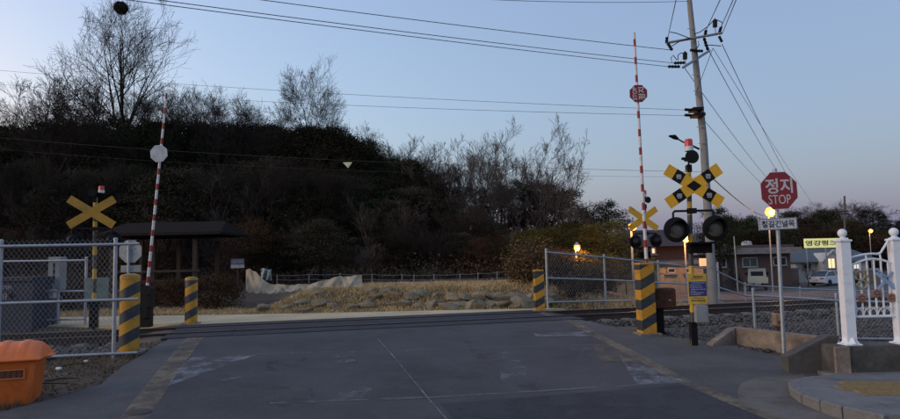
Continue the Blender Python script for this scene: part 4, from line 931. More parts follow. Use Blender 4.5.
def shrub(seed, H, Rr, m, n=150, each=34, size=.042, sp=.11):
    r = np.random.default_rng(seed); tr = MB(); C_ = []
    for j in range(18):
        a = r.uniform(0, 2*PI); e = r.uniform(.2, 1); tr.tube([(0, 0, -.1), (math.cos(a)*Rr*e*.4, math.sin(a)*Rr*e*.4, H*.45), (math.cos(a)*Rr*e, math.sin(a)*Rr*e, H*(1-.4*e*e))], [.03, .018, .006], 4, cap=False)
    while len(C_) < n:
        p = r.uniform(-1, 1, 3); d = np.linalg.norm(p)
        if .35 < d < 1 and p[2] > -.75: C_.append((p[0]*Rr, p[1]*Rr, (p[2]*.55+.47)*H*(1+.12*math.sin(p[0]*5+seed))))
    V, F = leafsoup(np.array(C_), each, sp, size, r); me = np_obj('', V, F, m); me.name = 'crown'; return mkproto(tr, M_bark, me, V[:, 2].max())
def plant(p, x, y, H, label, name='tree', cat='tree', group=None, rz=None, wx=1.0, trunk='trunk', z=None, tilt=0):
    s_ = H/p.H; o = thing(name, label, cat, (x, y, Gp(x, y) if z is None else z), random.uniform(0, 2*PI) if rz is None else rz, group); o.scale = (s_*wx, s_*wx, s_); o.rotation_euler.y = tilt
    link(bpy.data.objects.new('trunk' if cat == 'tree' else 'stems', p.trunk), o); link(bpy.data.objects.new('crown' if cat == 'tree' else 'foliage', p.crown), o); return o
def tree_px(p, px, ytop, Y, label, **k):
    t = aty(px, ytop, Y); return plant(p, t.x, Y, max(1.0, t.z-Gp(t.x, Y)), label, **k)
B1 = bare(3, H=10, nb=(12, 6, 5, 4), ln=(.52, .52, .55, .6), r0=.17, start=.3)
B2 = bare(5, H=8, nb=(10, 7, 5, 4), ln=(.6, .5, .52, .6), r0=.14, start=.22, multi=2)
B3 = bare(9, H=7, nb=(9, 6, 5, 4), ln=(.62, .55, .5, .5), r0=.10, start=.15, multi=4, spread=.7)
B4 = bare(14, H=7, nb=(8, 6, 5, 3), ln=(.7, .55, .5, .5), r0=.11, start=.25, spread=1.0)
B5 = bare(21, m=M_bark_l, H=7, nb=(6, 5, 4, 3), ln=(.5, .55, .6, .6), r0=.08, start=.25, multi=5, spread=.7)
E1 = evergreen(1, 8, lambda t: .05+.30*math.sin(PI*min(1, t*.86+.16)), M_ever)
E2 = evergreen(2, 7, lambda t: .06+.36*math.sin(PI*min(1, t*.8+.2)), M_dk, n=210, sp=.36, size=.075)
E3 = evergreen(4, 7.5, lambda t: (.16+.28*t if t < .6 else .62-.52*t), M_ever, low=.4, n=150, sp=.3)
E4 = evergreen(6, 5, lambda t: .08+.42*math.sin(PI*min(1, t*.75+.25)), M_brown, low=.12, n=190, each=60, size=.055, sp=.36)
E5 = evergreen(8, 5, lambda t: .10+.42*math.sin(PI*min(1, t*.75+.22)), M_yg, low=.08, n=210, each=60, size=.06, sp=.32)
# the landmark trees
NT = bare(40, H=15, mintw=.008, nb=(18, 8, 6, 4), ln=(.56, .5, .52, .58), up=(.55, .35, .2, .1), r0=.24, start=.28, spread=1.0, wob=.08)
nest_tree = tree_px(NT, 117, -34, 44, 'tall bare tree on the left hill with a bird nest at its top', rz=.6)
t = aty(118.5, 6, 44); bpy.context.view_layer.update(); tv = np.array([nest_tree.matrix_world @ v.co for v in NT.trunk.vertices[:63]]).reshape(9, 7, 3).mean(1)
lead = Vector([float(np.interp(t.z, tv[:, 2], tv[:, q])) for q in range(3)]); nest_tree.location.x += t.x-lead.x; t.y = lead.y; r = np.random.default_rng(2); m = MB()
for i in range(420):
    d = r.normal(size=3); d /= np.linalg.norm(d); c = d*np.array([.42, .42, .40])*r.uniform(.75, 1.05); e = np.cross(d, r.normal(size=3)); e /= np.linalg.norm(e); l = r.uniform(.25, .5); m.tube([tuple(c-e*l*.5), tuple(c+e*l*.5+d*.05)], .014, 3, cap=False)
m.add(ICO*.62*.62, [tuple(f) for f in ICF]); o = m.build('bird_nest', M_bark, fix=False); o.location = t; tag(o, 'round dark bird nest of sticks high in the tall bare tree', 'bird nest')
tree_px(bare(44, H=10, mintw=.008, nb=(12, 7, 6, 5), ln=(.6, .52, .55, .6), up=(.5, .3, .15, .1), r0=.2, start=.2, multi=2, spread=1.0), 62, 58, 43, 'broad bare tree leaning left beside the tree with the nest', tilt=-.12, rz=2.2)
tree_px(bare(47, H=9, mintw=.008, wob=.08, nb=(10, 8, 6, 5), ln=(.62, .54, .55, .6), up=(.6, .3, .15, .1), r0=.15, start=.52, spread=1.0), 308, 52, 44, 'lone bare tree standing above the middle of the hill', rz=1.0, wx=.78)
def zone(px, row, kind):
    where = next(w for lim, w in ((52, 'left of the tree with the nest'), (120, 'around the tree with the nest'), (172, 'between nest tree and left barrier'), (262, 'just right of the left barrier arm'), (345, 'around the lone bare tree'), (430, 'right of the lone bare tree'), (999, 'below the pale brushy skyline trees')) if px < lim)
    lb = '%s %s %s' % (kind, row, where); return dict(label=lb, group=lb)
# skyline bare trees of the left hill
for px, yt, Y, p in ((-30, 80, 46, B1), (5, 95, 47, B2), (35, 100, 48, B3), (90, 75, 49, B2), (150, 85, 46, B1), (168, 80, 47, B2), (186, 78, 45, B4), (203, 82, 49, B1), (222, 90, 46, B2), (240, 88, 47, B4), (262, 96, 48, B2), (286, 104, 46, B3), (330, 108, 47, B1), (350, 118, 48, B2), (372, 128, 47, B4), (395, 138, 46, B1), (410, 135, 48, B3), (142, 100, 43, B3), (240, 105, 43, B3), (120, 95, 50, B2), (195, 92, 43, B2), (275, 115, 44, B4)):
    tree_px(p, px, yt, Y, **zone(px, 'on the skyline', 'dark bare tree'))
# evergreen body of the hill
for k in range(64):
    px = -40+k*7.6+random.uniform(-6, 6); top = np.interp(px, [-40, 60, 140, 260, 330, 400, 460, 520], [118, 122, 116, 122, 122, 152, 178, 196])+random.uniform(-4, 14); Y = random.uniform(43, 50)
    tree_px(random.choice([E1, E2, E2, E3]), px, top, Y, **zone(px, 'high on the hill', 'dark evergreen'), wx=random.uniform(.95, 1.35))
for k in range(60):
    px = -40+k*9.0+random.uniform(-6, 6); top = np.interp(px, [-40, 260, 330, 420, 520], [165, 160, 165, 190, 215])+random.uniform(-8, 22); Y = random.uniform(35, 41)
    tree_px(random.choice([E1, E2, E2, E4]), px, top, Y, **zone(px, 'halfway up the hill', 'shadowy leafy tree'), wx=random.uniform(1.1, 1.6))
for k in range(46):
    px = -30+k*12+random.uniform(-6, 6); top = random.uniform(205, 246); Y = random.uniform(29.5, 33.5)
    tree_px(random.choice([B3, B5, B4, E4, E2]), px, top, Y, **zone(px, 'at the foot of the hill', 'low shadowy tree'), wx=random.uniform(1., 1.5))
for k in range(30):
    px = -20+k*17+random.uniform(-7, 7); tree_px(random.choice([B1, B2, B4, B5]), px, np.interp(px, [0, 330, 500], [150, 158, 205])+random.uniform(-14, 30), random.uniform(33.5, 38), **zone(px, 'standing out on the slope', 'thin leafless tree'), wx=random.uniform(.9, 1.2))
# right part of the hill: pale brushy bare trees and pines behind
lab = 'pale brushy bare tree with many upright branches on the skyline left of the barrier'
for px, yt, Y, p in ((447, 128, 44, B5), (465, 116, 45, B5), (487, 120, 44, B5), (508, 117, 46, B5), (524, 132, 44, B5), (542, 140, 45, B5), (430, 142, 43, B3)):
    tree_px(p, px, yt, Y, lab, group='brushy trees on the skyline')
tree_px(bare(60, m=M_bark_l, H=8, nb=(9, 5, 4, 3), ln=(.5, .5, .45, .4), up=(1.0, .5, .3, .2), r0=.10, start=.2, spread=.7), 568, 126, 42, 'single open bare tree with slanting branches right of the pines', rz=.4)
tree_px(bare(61, m=M_bark_l, H=6, nb=(8, 6, 5, 3), r0=.08, start=.2, multi=2, spread=.9), 596, 190, 40, 'low wide bare tree near the orange street lamp')
for k, (px, yt, Y, w_) in enumerate(((452, 186, 47, 1.2), (475, 184, 48, 1.3), (500, 182, 48, 1.2), (523, 176, 47, 1.3), (545, 178, 48, 1.3), (561, 184, 48, 1.1), (585, 204, 50, 1.2), (608, 198, 51, .9))):
    tree_px(E3 if k % 2 else E1, px, yt, Y, 'rounded dark pine on the skyline behind the pale brushy trees', group='pines on the skyline', wx=w_)
for px, yt, Y, p in ((505, 222, 33, E4), (525, 226, 31, E5), (548, 224, 32, E5), (566, 218, 34, E5), (585, 222, 32, E5), (604, 216, 36, E5), (480, 232, 31, E4), (560, 243, 28.5, E4), (583, 248, 28, E5), (600, 250, 29, E5)):
    tree_px(p, px, yt, Y, 'dense yellowish green thicket shrub behind the far wire fence', name='shrub', cat='shrub', group='thicket behind the far fence', wx=1.25)
SB1 = shrub(3, 1.3, .95, M_brown); SB2 = shrub(5, 1.0, .8, mat('straw_brush', (.12, .078, .042), 1, spec=0, island=.5), n=170, each=30, size=.04, sp=.13); SB3 = shrub(7, .8, .6, M_dk, n=60, each=18)
plant(SB1, *aty(216, 300, 22.2)[:2], 1.38, 'big round reddish brown bush behind the slim left bollard', 'shrub', 'shrub', wx=1.15)
plant(SB1, *aty(176, 300, 22.8)[:2], 1.2, 'smaller brown bush left of the big round one', 'shrub', 'shrub')
plant(SB1, *aty(150, 302, 23.2)[:2], 1.0, 'low brown bush behind the left barrier machine', 'shrub', 'shrub')
plant(SB1, *aty(72, 302, 22.5)[:2], 1.5, 'reddish brown bush behind the left crossing signal', 'shrub', 'shrub', wx=1.3)
plant(SB2, *aty(40, 302, 23)[:2], 1.3, 'tawny brush behind the grey relay cabinet', 'shrub', 'shrub', wx=1.2)
plant(SB2, *aty(534, 300, 22.6)[:2], 1.75, 'tangled tawny brush at the right end of the stone bank', 'shrub', 'shrub', wx=.9)
plant(SB2, *aty(560, 300, 23.2)[:2], 1.5, 'dry tawny brush behind the first far fence post', 'shrub', 'shrub', wx=1.1)
plant(SB2, *aty(590, 300, 24.5)[:2], 1.3, 'dry tawny brush behind the second far fence post', 'shrub', 'shrub', wx=1.2)
plant(SB3, *aty(571, 300, 21.3)[:2], .75, 'small dark round bush just inside the far fence', 'shrub', 'shrub', wx=1.2)
# undergrowth and leaf litter over the hill
n = 5200; x = rng.uniform(-42, 13, n); y = rng.uniform(28, 50, n)**1; k_ = x < .19*y; x, y = x[k_], y[k_]; C_ = np.stack([x, y, G(x, y)+.3], 1)
V, F = leafsoup(C_, 24, (.5, .5, .35), .062, rng); tag(np_obj('undergrowth', V, F, mat('undergrowth_brush', (.06, .045, .033), 1, spec=0, var=.4, scale=.4, island=.5)), 'dark tangled brush covering the hillside under the trees', kind='stuff')
# far wood on the right
for k, (px, yt, Y, p) in enumerate(((722, 212, 95, E1), (738, 216, 92, E2), (752, 213, 90, E1), (764, 222, 100, E2), (778, 218, 120, B3), (790, 208, 130, E2), (802, 201, 140, B1), (815, 212, 138, E3), (826, 206, 140, E2), (838, 200, 142, B2), (850, 198, 140, B1), (862, 201, 145, B2), (872, 208, 140, E3), (886, 213, 140, B3), (900, 216, 138, B2), (915, 212, 140, E2), (808, 215, 128, E2), (845, 216, 128, E2), (868, 220, 126, B3), (830, 222, 124, E4), (785, 222, 124, E4), (735, 226, 84, E4), (890, 224, 124, E4), (758, 226, 84, E2))):
    tree_px(p, px, yt, Y, 'dark tree in the distant wood behind the houses on the right', group='distant wood behind the houses', wx=1.5)
for k in range(26):
    px = 715+k*8; tree_px(random.choice([E2, E4, E1]), px, random.uniform(222, 230), random.uniform(112, 122), 'dark tree in the distant wood behind the houses on the right', group='distant wood behind the houses', wx=1.9)
tree_px(E3, 717, 205, 60, 'dark conical tree beside the right signal lamp', wx=1.0)

# ------------------------------------------------------------------ utility pole and overhead wires
UY = 22.0
ubase = aty(713.5, 302, UY); ubase.z = Gp(ubase.x, UY); L_ = LPf(ubase)
up_ = thing('utility_pole', 'tall grey concrete utility pole with crossarms behind the crossing signal', 'utility pole', ubase)
m = MB(); m.tube([(0, 0, -.5), (*(lambda q: (q[0], 0, q[1]))(L_(703.5, 140)),), (*(lambda q: (q[0], 0, q[1]))(L_(689, -3)),)], [.155, .125, .085], 16); m.build('shaft', mat('pole_concrete', (.24, .235, .225), .85, var=.12, scale=2, bump=.2, bscale=30, dirt=.2), up_, smooth=True)
def pt(px, py, dy=0): q = aty(px, py, UY+dy)-ubase; return (q.x, q.y, q.z)
m = MB(); m.tube([pt(666, 43, -.25), pt(722, 33, -.25)], .045, 6); m.build('crossarm', M_galv, up_)
m = MB(); m.tube([pt(683, 67.5, -.7), pt(709.5, 50.5, .7)], .045, 6); m.build('crossarm', M_galv, up_)
for (a, b) in ((666, 41), (697, 50)): pass
def insul(p, q, r=.06):
    m = MB(); P = [Vector(p).lerp(Vector(q), t) for t in np.linspace(0, 1, 9)]; m.tube(P, [r*.5, r, r*.55, r, r*.55, r, r*.55, r, r*.5], 8); m.build('insulator', M_black, up_, smooth=True)
for a, b in (((667, 37, -.25), (666.5, 43, -.25)), ((668, 43.5, -.3), (672, 50, -.5)), ((706, 30, -.2), (705, 36, -.2)), ((721, 27, -.2), (719, 34, -.2)), ((719, 36, -.2), (722, 42, -.2)), ((704, 38, 0), (708, 50, .4)), ((693, 50.6, -.2), (703, 51, -.2)), ((674, 63, -.6), (685, 62.6, -.6)), ((668, 66.5, -.7), (680, 66.6, -.7)), ((690, 50, -.3), (696, 50.5, -.3))):
    insul(pt(*a), pt(*b))
for px, py, h in ((715, 23.5, 7), (685, 56, 6.5)):
    a, b = pt(px, py-h/2, -.3), pt(px, py+h/2, -.3); m = MB(); m.tube([a, b], [.075, .075], 10); m.tube([(a[0], a[1], a[2]), (a[0], a[1], a[2]+.05)], .03, 6); m.build('fuse_cutout', M_black, up_)
    m = MB(); m.tube([b, pt(px+(.6 if px > 700 else 1), py+h/2+6.5, -.3)], .02, 6); m.build('fuse_bracket', M_galv, up_)
for py in (110, 115.5): m = MB(); m.box(pt(696+ (py-110)*.3, py, -.2), (.35, .5, .1)); m.tube([pt(685, py-.5, -.3), pt(692, py, -.25)], .05, 6); m.build('clamp', M_black, up_)
for py in (30, 76, 92, 128, 144): x, z = L_(690.5+py*.095, py); m = MB(); m.box((x-.12, -.15, z), (.28, .02, .02)); m.build('step_bolt', M_galv, up_)
for pts_ in ([(670, 32), (676, 33), (684, 36), (692, 39)], [(694, 34), (700, 32), (707, 27), (713, 21)], [(672, 46), (680, 41), (690, 38)], [(698, 41), (699, 45), (697, 48), (692, 51)], [(704, 45), (710, 45), (716, 45.5), (721, 46)], [(672, 62), (671, 58), (673, 55), (677, 60)], [(678, 60), (678, 55), (681, 53), (684, 53)], [(717, 20), (722, 22), (722, 27)]):
    m = MB(); m.tube([pt(a, b, -.32) for a, b in pts_], .016, 5); m.build('jumper_wire', M_wire, up_, smooth=True)
# small road lamp on the pole
m = MB(); m.tube([pt(699, 149, -.1), pt(690, 144.5, -.3), pt(683, 142, -.5), pt(677, 138.5, -.6)], [.035, .03, .026, .022], 6); m.tube([pt(678, 139, -.6), pt(674.5, 137, -.66), pt(669, 136, -.7)], [.04, .085, .03], 8); m.build('lamp_arm', M_black, up_, smooth=True)
M_wires = 0
def wire(a, b, label, r=.010, sag=.0, ext_a=0, ext_b=0, name='overhead_wire'):
    A, B = Vector(a), Vector(b); d = B-A; A = A-d*ext_a; B = B+d*ext_b; m = MB(); P = []
    for t in np.linspace(0, 1, 25): p = A.lerp(B, t); p.z -= 4*sag*t*(1-t); P.append(tuple(p-A))
    m.tube(P, r, 5, cap=False); o = m.build(name, M_wire, smooth=True); o.location = A; tag(o, label, 'wire', 'overhead wires'); return o
def ap_(px, py, Y): return tuple(aty(px, py, Y))
wire(ap_(672, 50, UY-.4), ap_(286, -.5, 17), 'upper wire from the pole crossarm to the top left', .011, .1, 0, .7)
wire(ap_(674, 63, UY-.6), ap_(198, 0, 14), 'middle one of the wires from the pole to the top left', .010, .12, 0, .7)
wire(ap_(668, 66.5, UY-.7), ap_(168, 0, 14), 'lowest of the wires from the pole to the top left', .010, .12, 0, .7)
wire(ap_(686, 110, UY-.3), ap_(0, 67, 30), 'upper thin horizontal wire crossing behind the raised barrier disc', .007, .25, 0, .25)
wire(ap_(686, 115.5, UY-.3), ap_(0, 80, 33), 'lower thin horizontal wire crossing behind the raised barrier disc', .007, .35, 0, .25)
wire(ap_(703, 172, UY-.3), ap_(40, 136, 31), 'cable carrying the pale pennant across the hillside', .006, .35, 0, .3)
wire(ap_(704, 177, UY-.3), ap_(40, 146, 31), 'second cable just below the pennant cable', .004, .45, 0, .3)
wire(ap_(668, 37, UY-.3), ap_(676, 0, 15), 'wire rising from the left end of the pole crossarm', .011, 0, 0, 1)
wire(ap_(706, 30, UY-.3), ap_(720, 0, 15), 'wire rising from the middle of the pole crossarm', .011, 0, 0, 1)
wire(ap_(721, 27, UY-.3), ap_(733, 0, 15), 'left wire of the pair rising from the right crossarm end', .011, 0, 0, 1)
wire(ap_(722, 34, UY-.3), ap_(736, 0, 15), 'right wire of the pair rising from the right crossarm end', .011, 0, 0, 1)
wire(ap_(722, 44, UY), ap_(783, 165, 50), 'steep wire falling from the right crossarm end past the stop sign', .013, .3, 0, .5)
wire(ap_(709, 51, UY+.6), ap_(775, 165, 50), 'steep wire falling from the lower crossarm behind the stop sign', .013, .3, 0, .5)
wire(ap_(713, 48, UY), ap_(815, 205, 60), 'faint far wire falling right beyond the stop sign', .009, .3, 0, .2)
wire(ap_(684, 67, UY), ap_(765, 172, 46), 'wire falling right from the left end of the lower crossarm', .012, .3, 0, .5)
wire(ap_(697, 112, UY), ap_(762, 182, 48), 'service wire falling right from the middle pole clamp', .011, .2, 0, .5)
wire(ap_(695, 95, UY-.1), ap_(713, 48, UY-.1), 'short stay wire beside the top of the pole', .010, 0)
wire(ap_(704, 170, UY), ap_(757, 211, 48), 'thick sagging service cable from the pole towards the houses', .022, .25, 0, .3)
wire(ap_(690, 1, UY), ap_(540, -2, 18), 'faint wire at the very top of the pole', .008, .1, 0, .6)
# pennant
pb_ = aty(347.5, 162.2, 25.7); m = MB(); m.prism([(-.19, 0), (.19, 0), (.02, -.24)], -.008, .008); o = m.build('pennant', mat('pale_yellow_vinyl', (.62, .58, .40), .6)); o.location = pb_; tag(o, 'small pale yellow triangular pennant hanging on the hillside cable', 'pennant')

# ------------------------------------------------------------------ street lamps that are lit
def lamp(px, py, Y, label, size=.16, power=60, gz=None, es=1.3):
    p = aty(px, py, Y); g = Gp(p.x, Y) if gz is None else gz; o = thing('street_lamp', label, 'street lamp', (p.x, Y+.25, g), 0, 'lit orange street lamps')
    h = p.z-g; m = MB(); m.tube([(0, 0, -.2), (0, 0, h+.2)], [.06, .045], 8); m.build('pole', M_galv, o, smooth=True)
    m = MB(); m.tube([(0, 0, h+.18), (0, -.14, h+.24), (0, -.26, h+.2)], .025, 6); m.lathe([(.03, .27), (size*1.1, .14), (size*1.15, .12)], 12, (0, -.26, h-.02)); m.build('lamp_head', M_grey, o, smooth=True)
    m = MB(); m.lathe([(max(.004, size*math.sin(a)), -size*math.cos(a)) for a in np.linspace(.05, PI-.05, 9)], 14, (0, -.26, h)); m.build('bulb', mat('sodium_bulb', (1, .6, .2), .4, emit=(1, .22, .015), es=es), o, smooth=True)
    l = bpy.data.lights.new('lamp_glow', 'POINT'); l.energy = power*.8; l.color = (1, .40, .09); l.shadow_soft_size = size; lo = link(bpy.data.objects.new('lamp_light', l), o); lo.location = (0, -.26-size-.1, h-.1)
lamp(632.5, 226.5, 30, 'lit orange street lamp at the left edge of the far right crossbuck', .19, 60)
lamp(577, 248, 27.5, 'low lit orange lamp in the thicket behind the far fence', .13, 30)
lamp(686, 238.5, 38, 'lit orange street lamp seen between the two big signal lamps', .23, 110)
lamp(770, 212, 44, 'bright orange street lamp right below the stop sign octagon', .32, 170)
lamp(870.5, 231, 90, 'small distant warm lamp beside the right gate post', .26, 60)

# ------------------------------------------------------------------ houses and yard on the right
M_brick = mat('brown_brick', (.105, .07, .058), .9, var=.2, scale=5, bump=.2, bscale=30); M_redt = mat('red_tile_wall', (.06, .034, .031), .85, var=.25, scale=4)
M_cream = mat('pale_render', (.30, .27, .20), .85, var=.15, scale=2, dirt=.4, dirtc=(.17, .14, .10)); M_slab = mat('roof_slab', (.26, .235, .23), .85, dirt=.3); M_roofg = mat('grey_green_roof', (.085, .10, .105), .6, .2, var=.15); M_wframe = mat('window_frame', (.45, .46, .46), .5)
M_lit = mat('lit_window', (.8, .6, .3), .5, emit=(1, .72, .36), es=.22); M_litw = mat('lit_window_cool', (.8, .8, .7), .5, emit=(1, .9, .7), es=.13); M_wall2 = mat('whitewash', (.50, .50, .48), .8, var=.1, dirt=.25)
def house(base, label): return thing('house', label, 'house', base)
def win(o, Lf, x0, y0, x1, y1, yf, glass=None, bars=1):
    (a, b), (c, d) = Lf(x0, y0), Lf(x1, y1); wd, h = abs(c-a), abs(b-d); cx, cz = (a+c)/2, (b+d)/2; f = MB()
    t = .07
    for (dx, dz, ww, hh) in ((0, h/2, wd+t, t), (0, -h/2, wd+t, t), (-wd/2, 0, t, h), (wd/2, 0, t, h))+(((0, 0, t*.7, h),) if bars else ()): f.box((cx+dx, yf-.05, cz+dz), (ww, .1, hh))
    w_ = f.build('window', M_wframe, o); g = MB(); g.box((cx, yf-.02, cz), (wd, .03, h)); g.build('pane', glass or M_glassd, w_); s_ = MB(); s_.box((cx, yf-.1, cz-h/2-.08), (wd+.3, .2, .06)); s_.build('sill', M_slab, w_)
# brown flat-roofed house behind the pickup
hb = aty(745, 283, 66); L_ = LPf(hb); hb.z -= .2; h1 = house(hb, 'long brown brick house with flat pale roof edge behind the white pickup'); L_ = LPf(hb)
bx(h1, 'wall', M_brick, 700, 253.5, 792, 286, L_, 3.0, 6.0, 0); (a, b), (c, d) = L_(694, 249.2), L_(798, 253)
m = MB(); m.box(((a+c)/2, 2.8, (b+d)/2), (c-a, 7.2, abs(b-d))); m.build('roof', M_slab, h1)
m = MB(); (a2, b2_), (c2_, d2) = L_(696, 246.2), L_(796, 249); m.box(((a2+c2_)/2, 3.2, (b2_+d2)/2), (c2_-a2, 5.6, abs(b2_-d2))); m.build('parapet', M_brick, h1)
win(h1, L_, 742, 258, 757, 266.5, 0, mat('greenish_glass', (.06, .085, .075), .2)); win(h1, L_, 773, 257.5, 786, 265, 0); win(h1, L_, 716, 258, 726, 267, 0)
d_ = bx(h1, 'door', M_glassd, 728, 258, 734, 281, L_, -.02, .06, 0); bx(d_, 'handle', M_galv, 729, 269, 729.6, 270.5, L_, -.08, .04, .002)
m = MB(); x, z = L_(733.5, 258); 
m.tube([(x, 2, L_(758, 246)[1]), (x, 2, L_(758, 243)[1])], .1, 6); m.build('roof_pipe', M_grey, h1)
x, z = L_(758, 246); m = MB(); m.lathe([(.5, 0), (.55, .1), (.5, .5), (.2, .62)], 14, (x, 2.5, z-.02)); m.build('water_tank', M_wall2, h1, smooth=True)
# old house behind the signal: red tiled wall with a lit window over a pale lean-to
hb = aty(665, 292, 42); L_ = LPf(hb); h2 = house(hb, 'old house with dark red wall and small lit window behind the signals')
bx(h2, 'wall', M_redt, 641, 246, 694, 292, L_, 3, 6, 0)
m = MB(); (a, b), (c, d) = L_(634, 247), L_(700, 241); 
m.add([(a, -.6, b), (c, -.6, b), (c, 3, d+.9), (a, 3, d+.9), (a, 6.4, b), (c, 6.4, b)], [(0, 1, 2, 3), (3, 2, 5, 4), (0, 3, 4), (1, 5, 2), (0, 4, 5, 1)]); m.build('roof', mat('dark_roof_tile', (.045, .03, .03), .8, bump=.4, bscale=6), h2)
win(h2, L_, 651, 248, 655, 253.5, 0, M_litw, 0)
lt_ = bx(h2, 'lean_to_wall', M_cream, 645, 263, 690, 292, L_, -1.2, 2.4, 0); m = MB(); (a, b), (c, d) = L_(642, 262.6), L_(693, 260); m.box(((a+c)/2, -1.2, b+.02), (c-a, 2.9, .12), rx=R(4)); m.build('lean_to_roof', M_roofg, h2)
win(h2, L_, 655, 268, 662, 272, -2.4, None, 0); win(h2, L_, 672, 268, 678, 272, -2.4, None, 0)
# pale yard wall beside the thicket
wb = aty(632, 304, 33); L_ = LPf(wb); yw = thing('yard_wall', 'weathered pale yellow yard wall left of the tall bollard', 'wall', wb)
M_ywall = mat('stained_yellow_wall', (.32, .29, .17), .9, var=.2, scale=2, dirt=.6, dirtc=(.14, .12, .08), dscale=1.2)
for k, (xa, xb) in enumerate(((616, 626), (626.2, 636), (636.2, 646))): bx(yw, 'panel', M_ywall, xa, 282+.4*k, xb, 304, L_, 0, .16, .01)
bx(yw, 'coping', M_cream, 615.5, 281, 646.5, 282.4, L_, 0, .26, .01)
# lit orange panel and steel cabinet beside the signal
lb_ = aty(710, 306, 27.5); L_ = LPf(lb_); o = thing('control_cabinet', 'grey trackside cabinet with a glowing orange lit panel behind the notice board', 'cabinet', lb_)
bx(o, 'case', M_grey, 711.5, 266.5, 718.5, 306, L_, .3, .4, .02); bx(o, 'lit_panel', mat('lit_orange_panel', (.9, .5, .25), .6, emit=(1, .50, .22), es=.15), 699, 258.5, 711.5, 266, L_, -.05, .08, .01); bx(o, 'door', M_grey, 712.3, 270, 717.7, 304, L_, .085, .03, .004); m = MB(); a, b = L_(717, 262), L_(717.5, 306); m.tube([(a[0], -.05, b[1]), (a[0], -.05, a[1])], .04, 8); m.build('conduit', M_galv, o)
# hedge greens in front of the brown house
for px in (728, 733, 738): plant(SB3, *aty(px, 284, 58)[:2], 1.8, 'dark green climbing hedge before the brown house', 'shrub', 'shrub', group='hedge before the brown house', wx=.5)
# restaurant style low house with roof sign
hb = aty(826, 268, 74); hb.z = -1.75; L_ = LPf(hb); h3 = house(hb, 'low house with grey green roof and white gabled porch under the yellow sign')
bx(h3, 'wall', M_wall2, 796, 262, 870, 286, L_, 4, 8, 0)
m = MB(); (a, b), (c, d) = L_(791, 262.5), L_(878, 247); m.add([(a, -.8, b), (c, -.8, b), (c-1, 4, d), (a+1, 4, d), (a, 8.8, b), (c, 8.8, b)], [(0, 1, 2, 3), (3, 2, 5, 4), (0, 3, 4), (1, 5, 2), (0, 4, 5, 1)]); m.build('roof', M_roofg, h3)
(a, b), (c, d), (e, f) = L_(814, 261.5), L_(834, 261.5), L_(824, 250.5); m = MB(); m.prism([(a+.25, b), (c-.25, b), (e, f-.25)], -1.6, 2); m.build('gable', M_wall2, h3)
m = MB(); 
for (p0, p1) in (((a-.2, b-.1), (e, f)), ((c+.2, b-.1), (e, f))): m.tube([(p0[0], -1.75, p0[1]), (p1[0], -1.75, p1[1])], .14, 4)
m.build('gable_trim', M_wframe, h3); bx(h3, 'porch_wall', M_wall2, 815, 261.5, 833, 286, L_, -.6, 1.9, 0)
win(h3, L_, 819, 258.5, 826.5, 268, -1.62, M_lit); win(h3, L_, 803, 264, 811, 269, 0); win(h3, L_, 838, 264, 846, 269, 0); win(h3, L_, 852, 264, 860, 269, 0, M_litw)
# sign
sg_ = aty(826, 243, 72); sg_b = Vector((sg_.x, 72, -1.75)); L_ = LPf(sg_b); o = thing('roof_sign', 'long glowing yellow shop sign standing over the low house roof', 'sign', sg_b)
for px in (807, 826, 843): x, z = L_(px, 248); m = MB(); m.tube([(x, .1, 0), (x, .1, z+.3)], .07, 6); m.build('post', M_galv, o)
M_sgn = mat('lit_sign_yellow', (.55, .55, .25), .6, emit=(.85, .82, .34), es=.10); bd = bx(o, 'board', M_sgn, 804.2, 238.8, 848, 247.2, L_, 0, .25, .02)
x, z = L_(820.5, 243); text('영강펑크', .62, mat('sign_letter_dark', (.03, .03, .02), .6), o, (x, -.135, z), bold=.03, sx=1.55)
# low garden walls
for (xa, xb, ya, yb, Y, lbl, mt) in ((785, 799, 268, 283, 68, 'short pinkish garden wall left of the white car', mat('pink_wall', (.22, .15, .13), .9, dirt=.4)), (838, 880, 269, 281, 69, 'low pinkish wall right of the white car', mat('pink_wall2', (.20, .145, .125), .9, dirt=.4))):
    b = aty((xa+xb)/2, yb, Y); b.z = Gp(b.x, Y); L_ = LPf(b); o = thing('garden_wall', lbl, 'wall', b); bx(o, 'wall', mt, xa, ya+1, xb, yb+4, L_, 0, .25, 0); bx(o, 'coping', M_slab, xa-.3, ya, xb+.3, ya+1.1, L_, 0, .4, 0)
o_ = plant(bare(71, H=3, nb=(7, 5, 4), r0=.08, start=.2), *aty(808, 280, 64)[:2], 2.6, 'small bare garden tree beside the white car')
for px, h_ in ((838, 1.1), (846, 1.3), (855, 1.1)): plant(SB3, *aty(px, 270, 69)[:2], h_, 'small dark hedge bush before the low house', 'shrub', 'shrub', group='hedge bushes before the low house', wx=1.2)
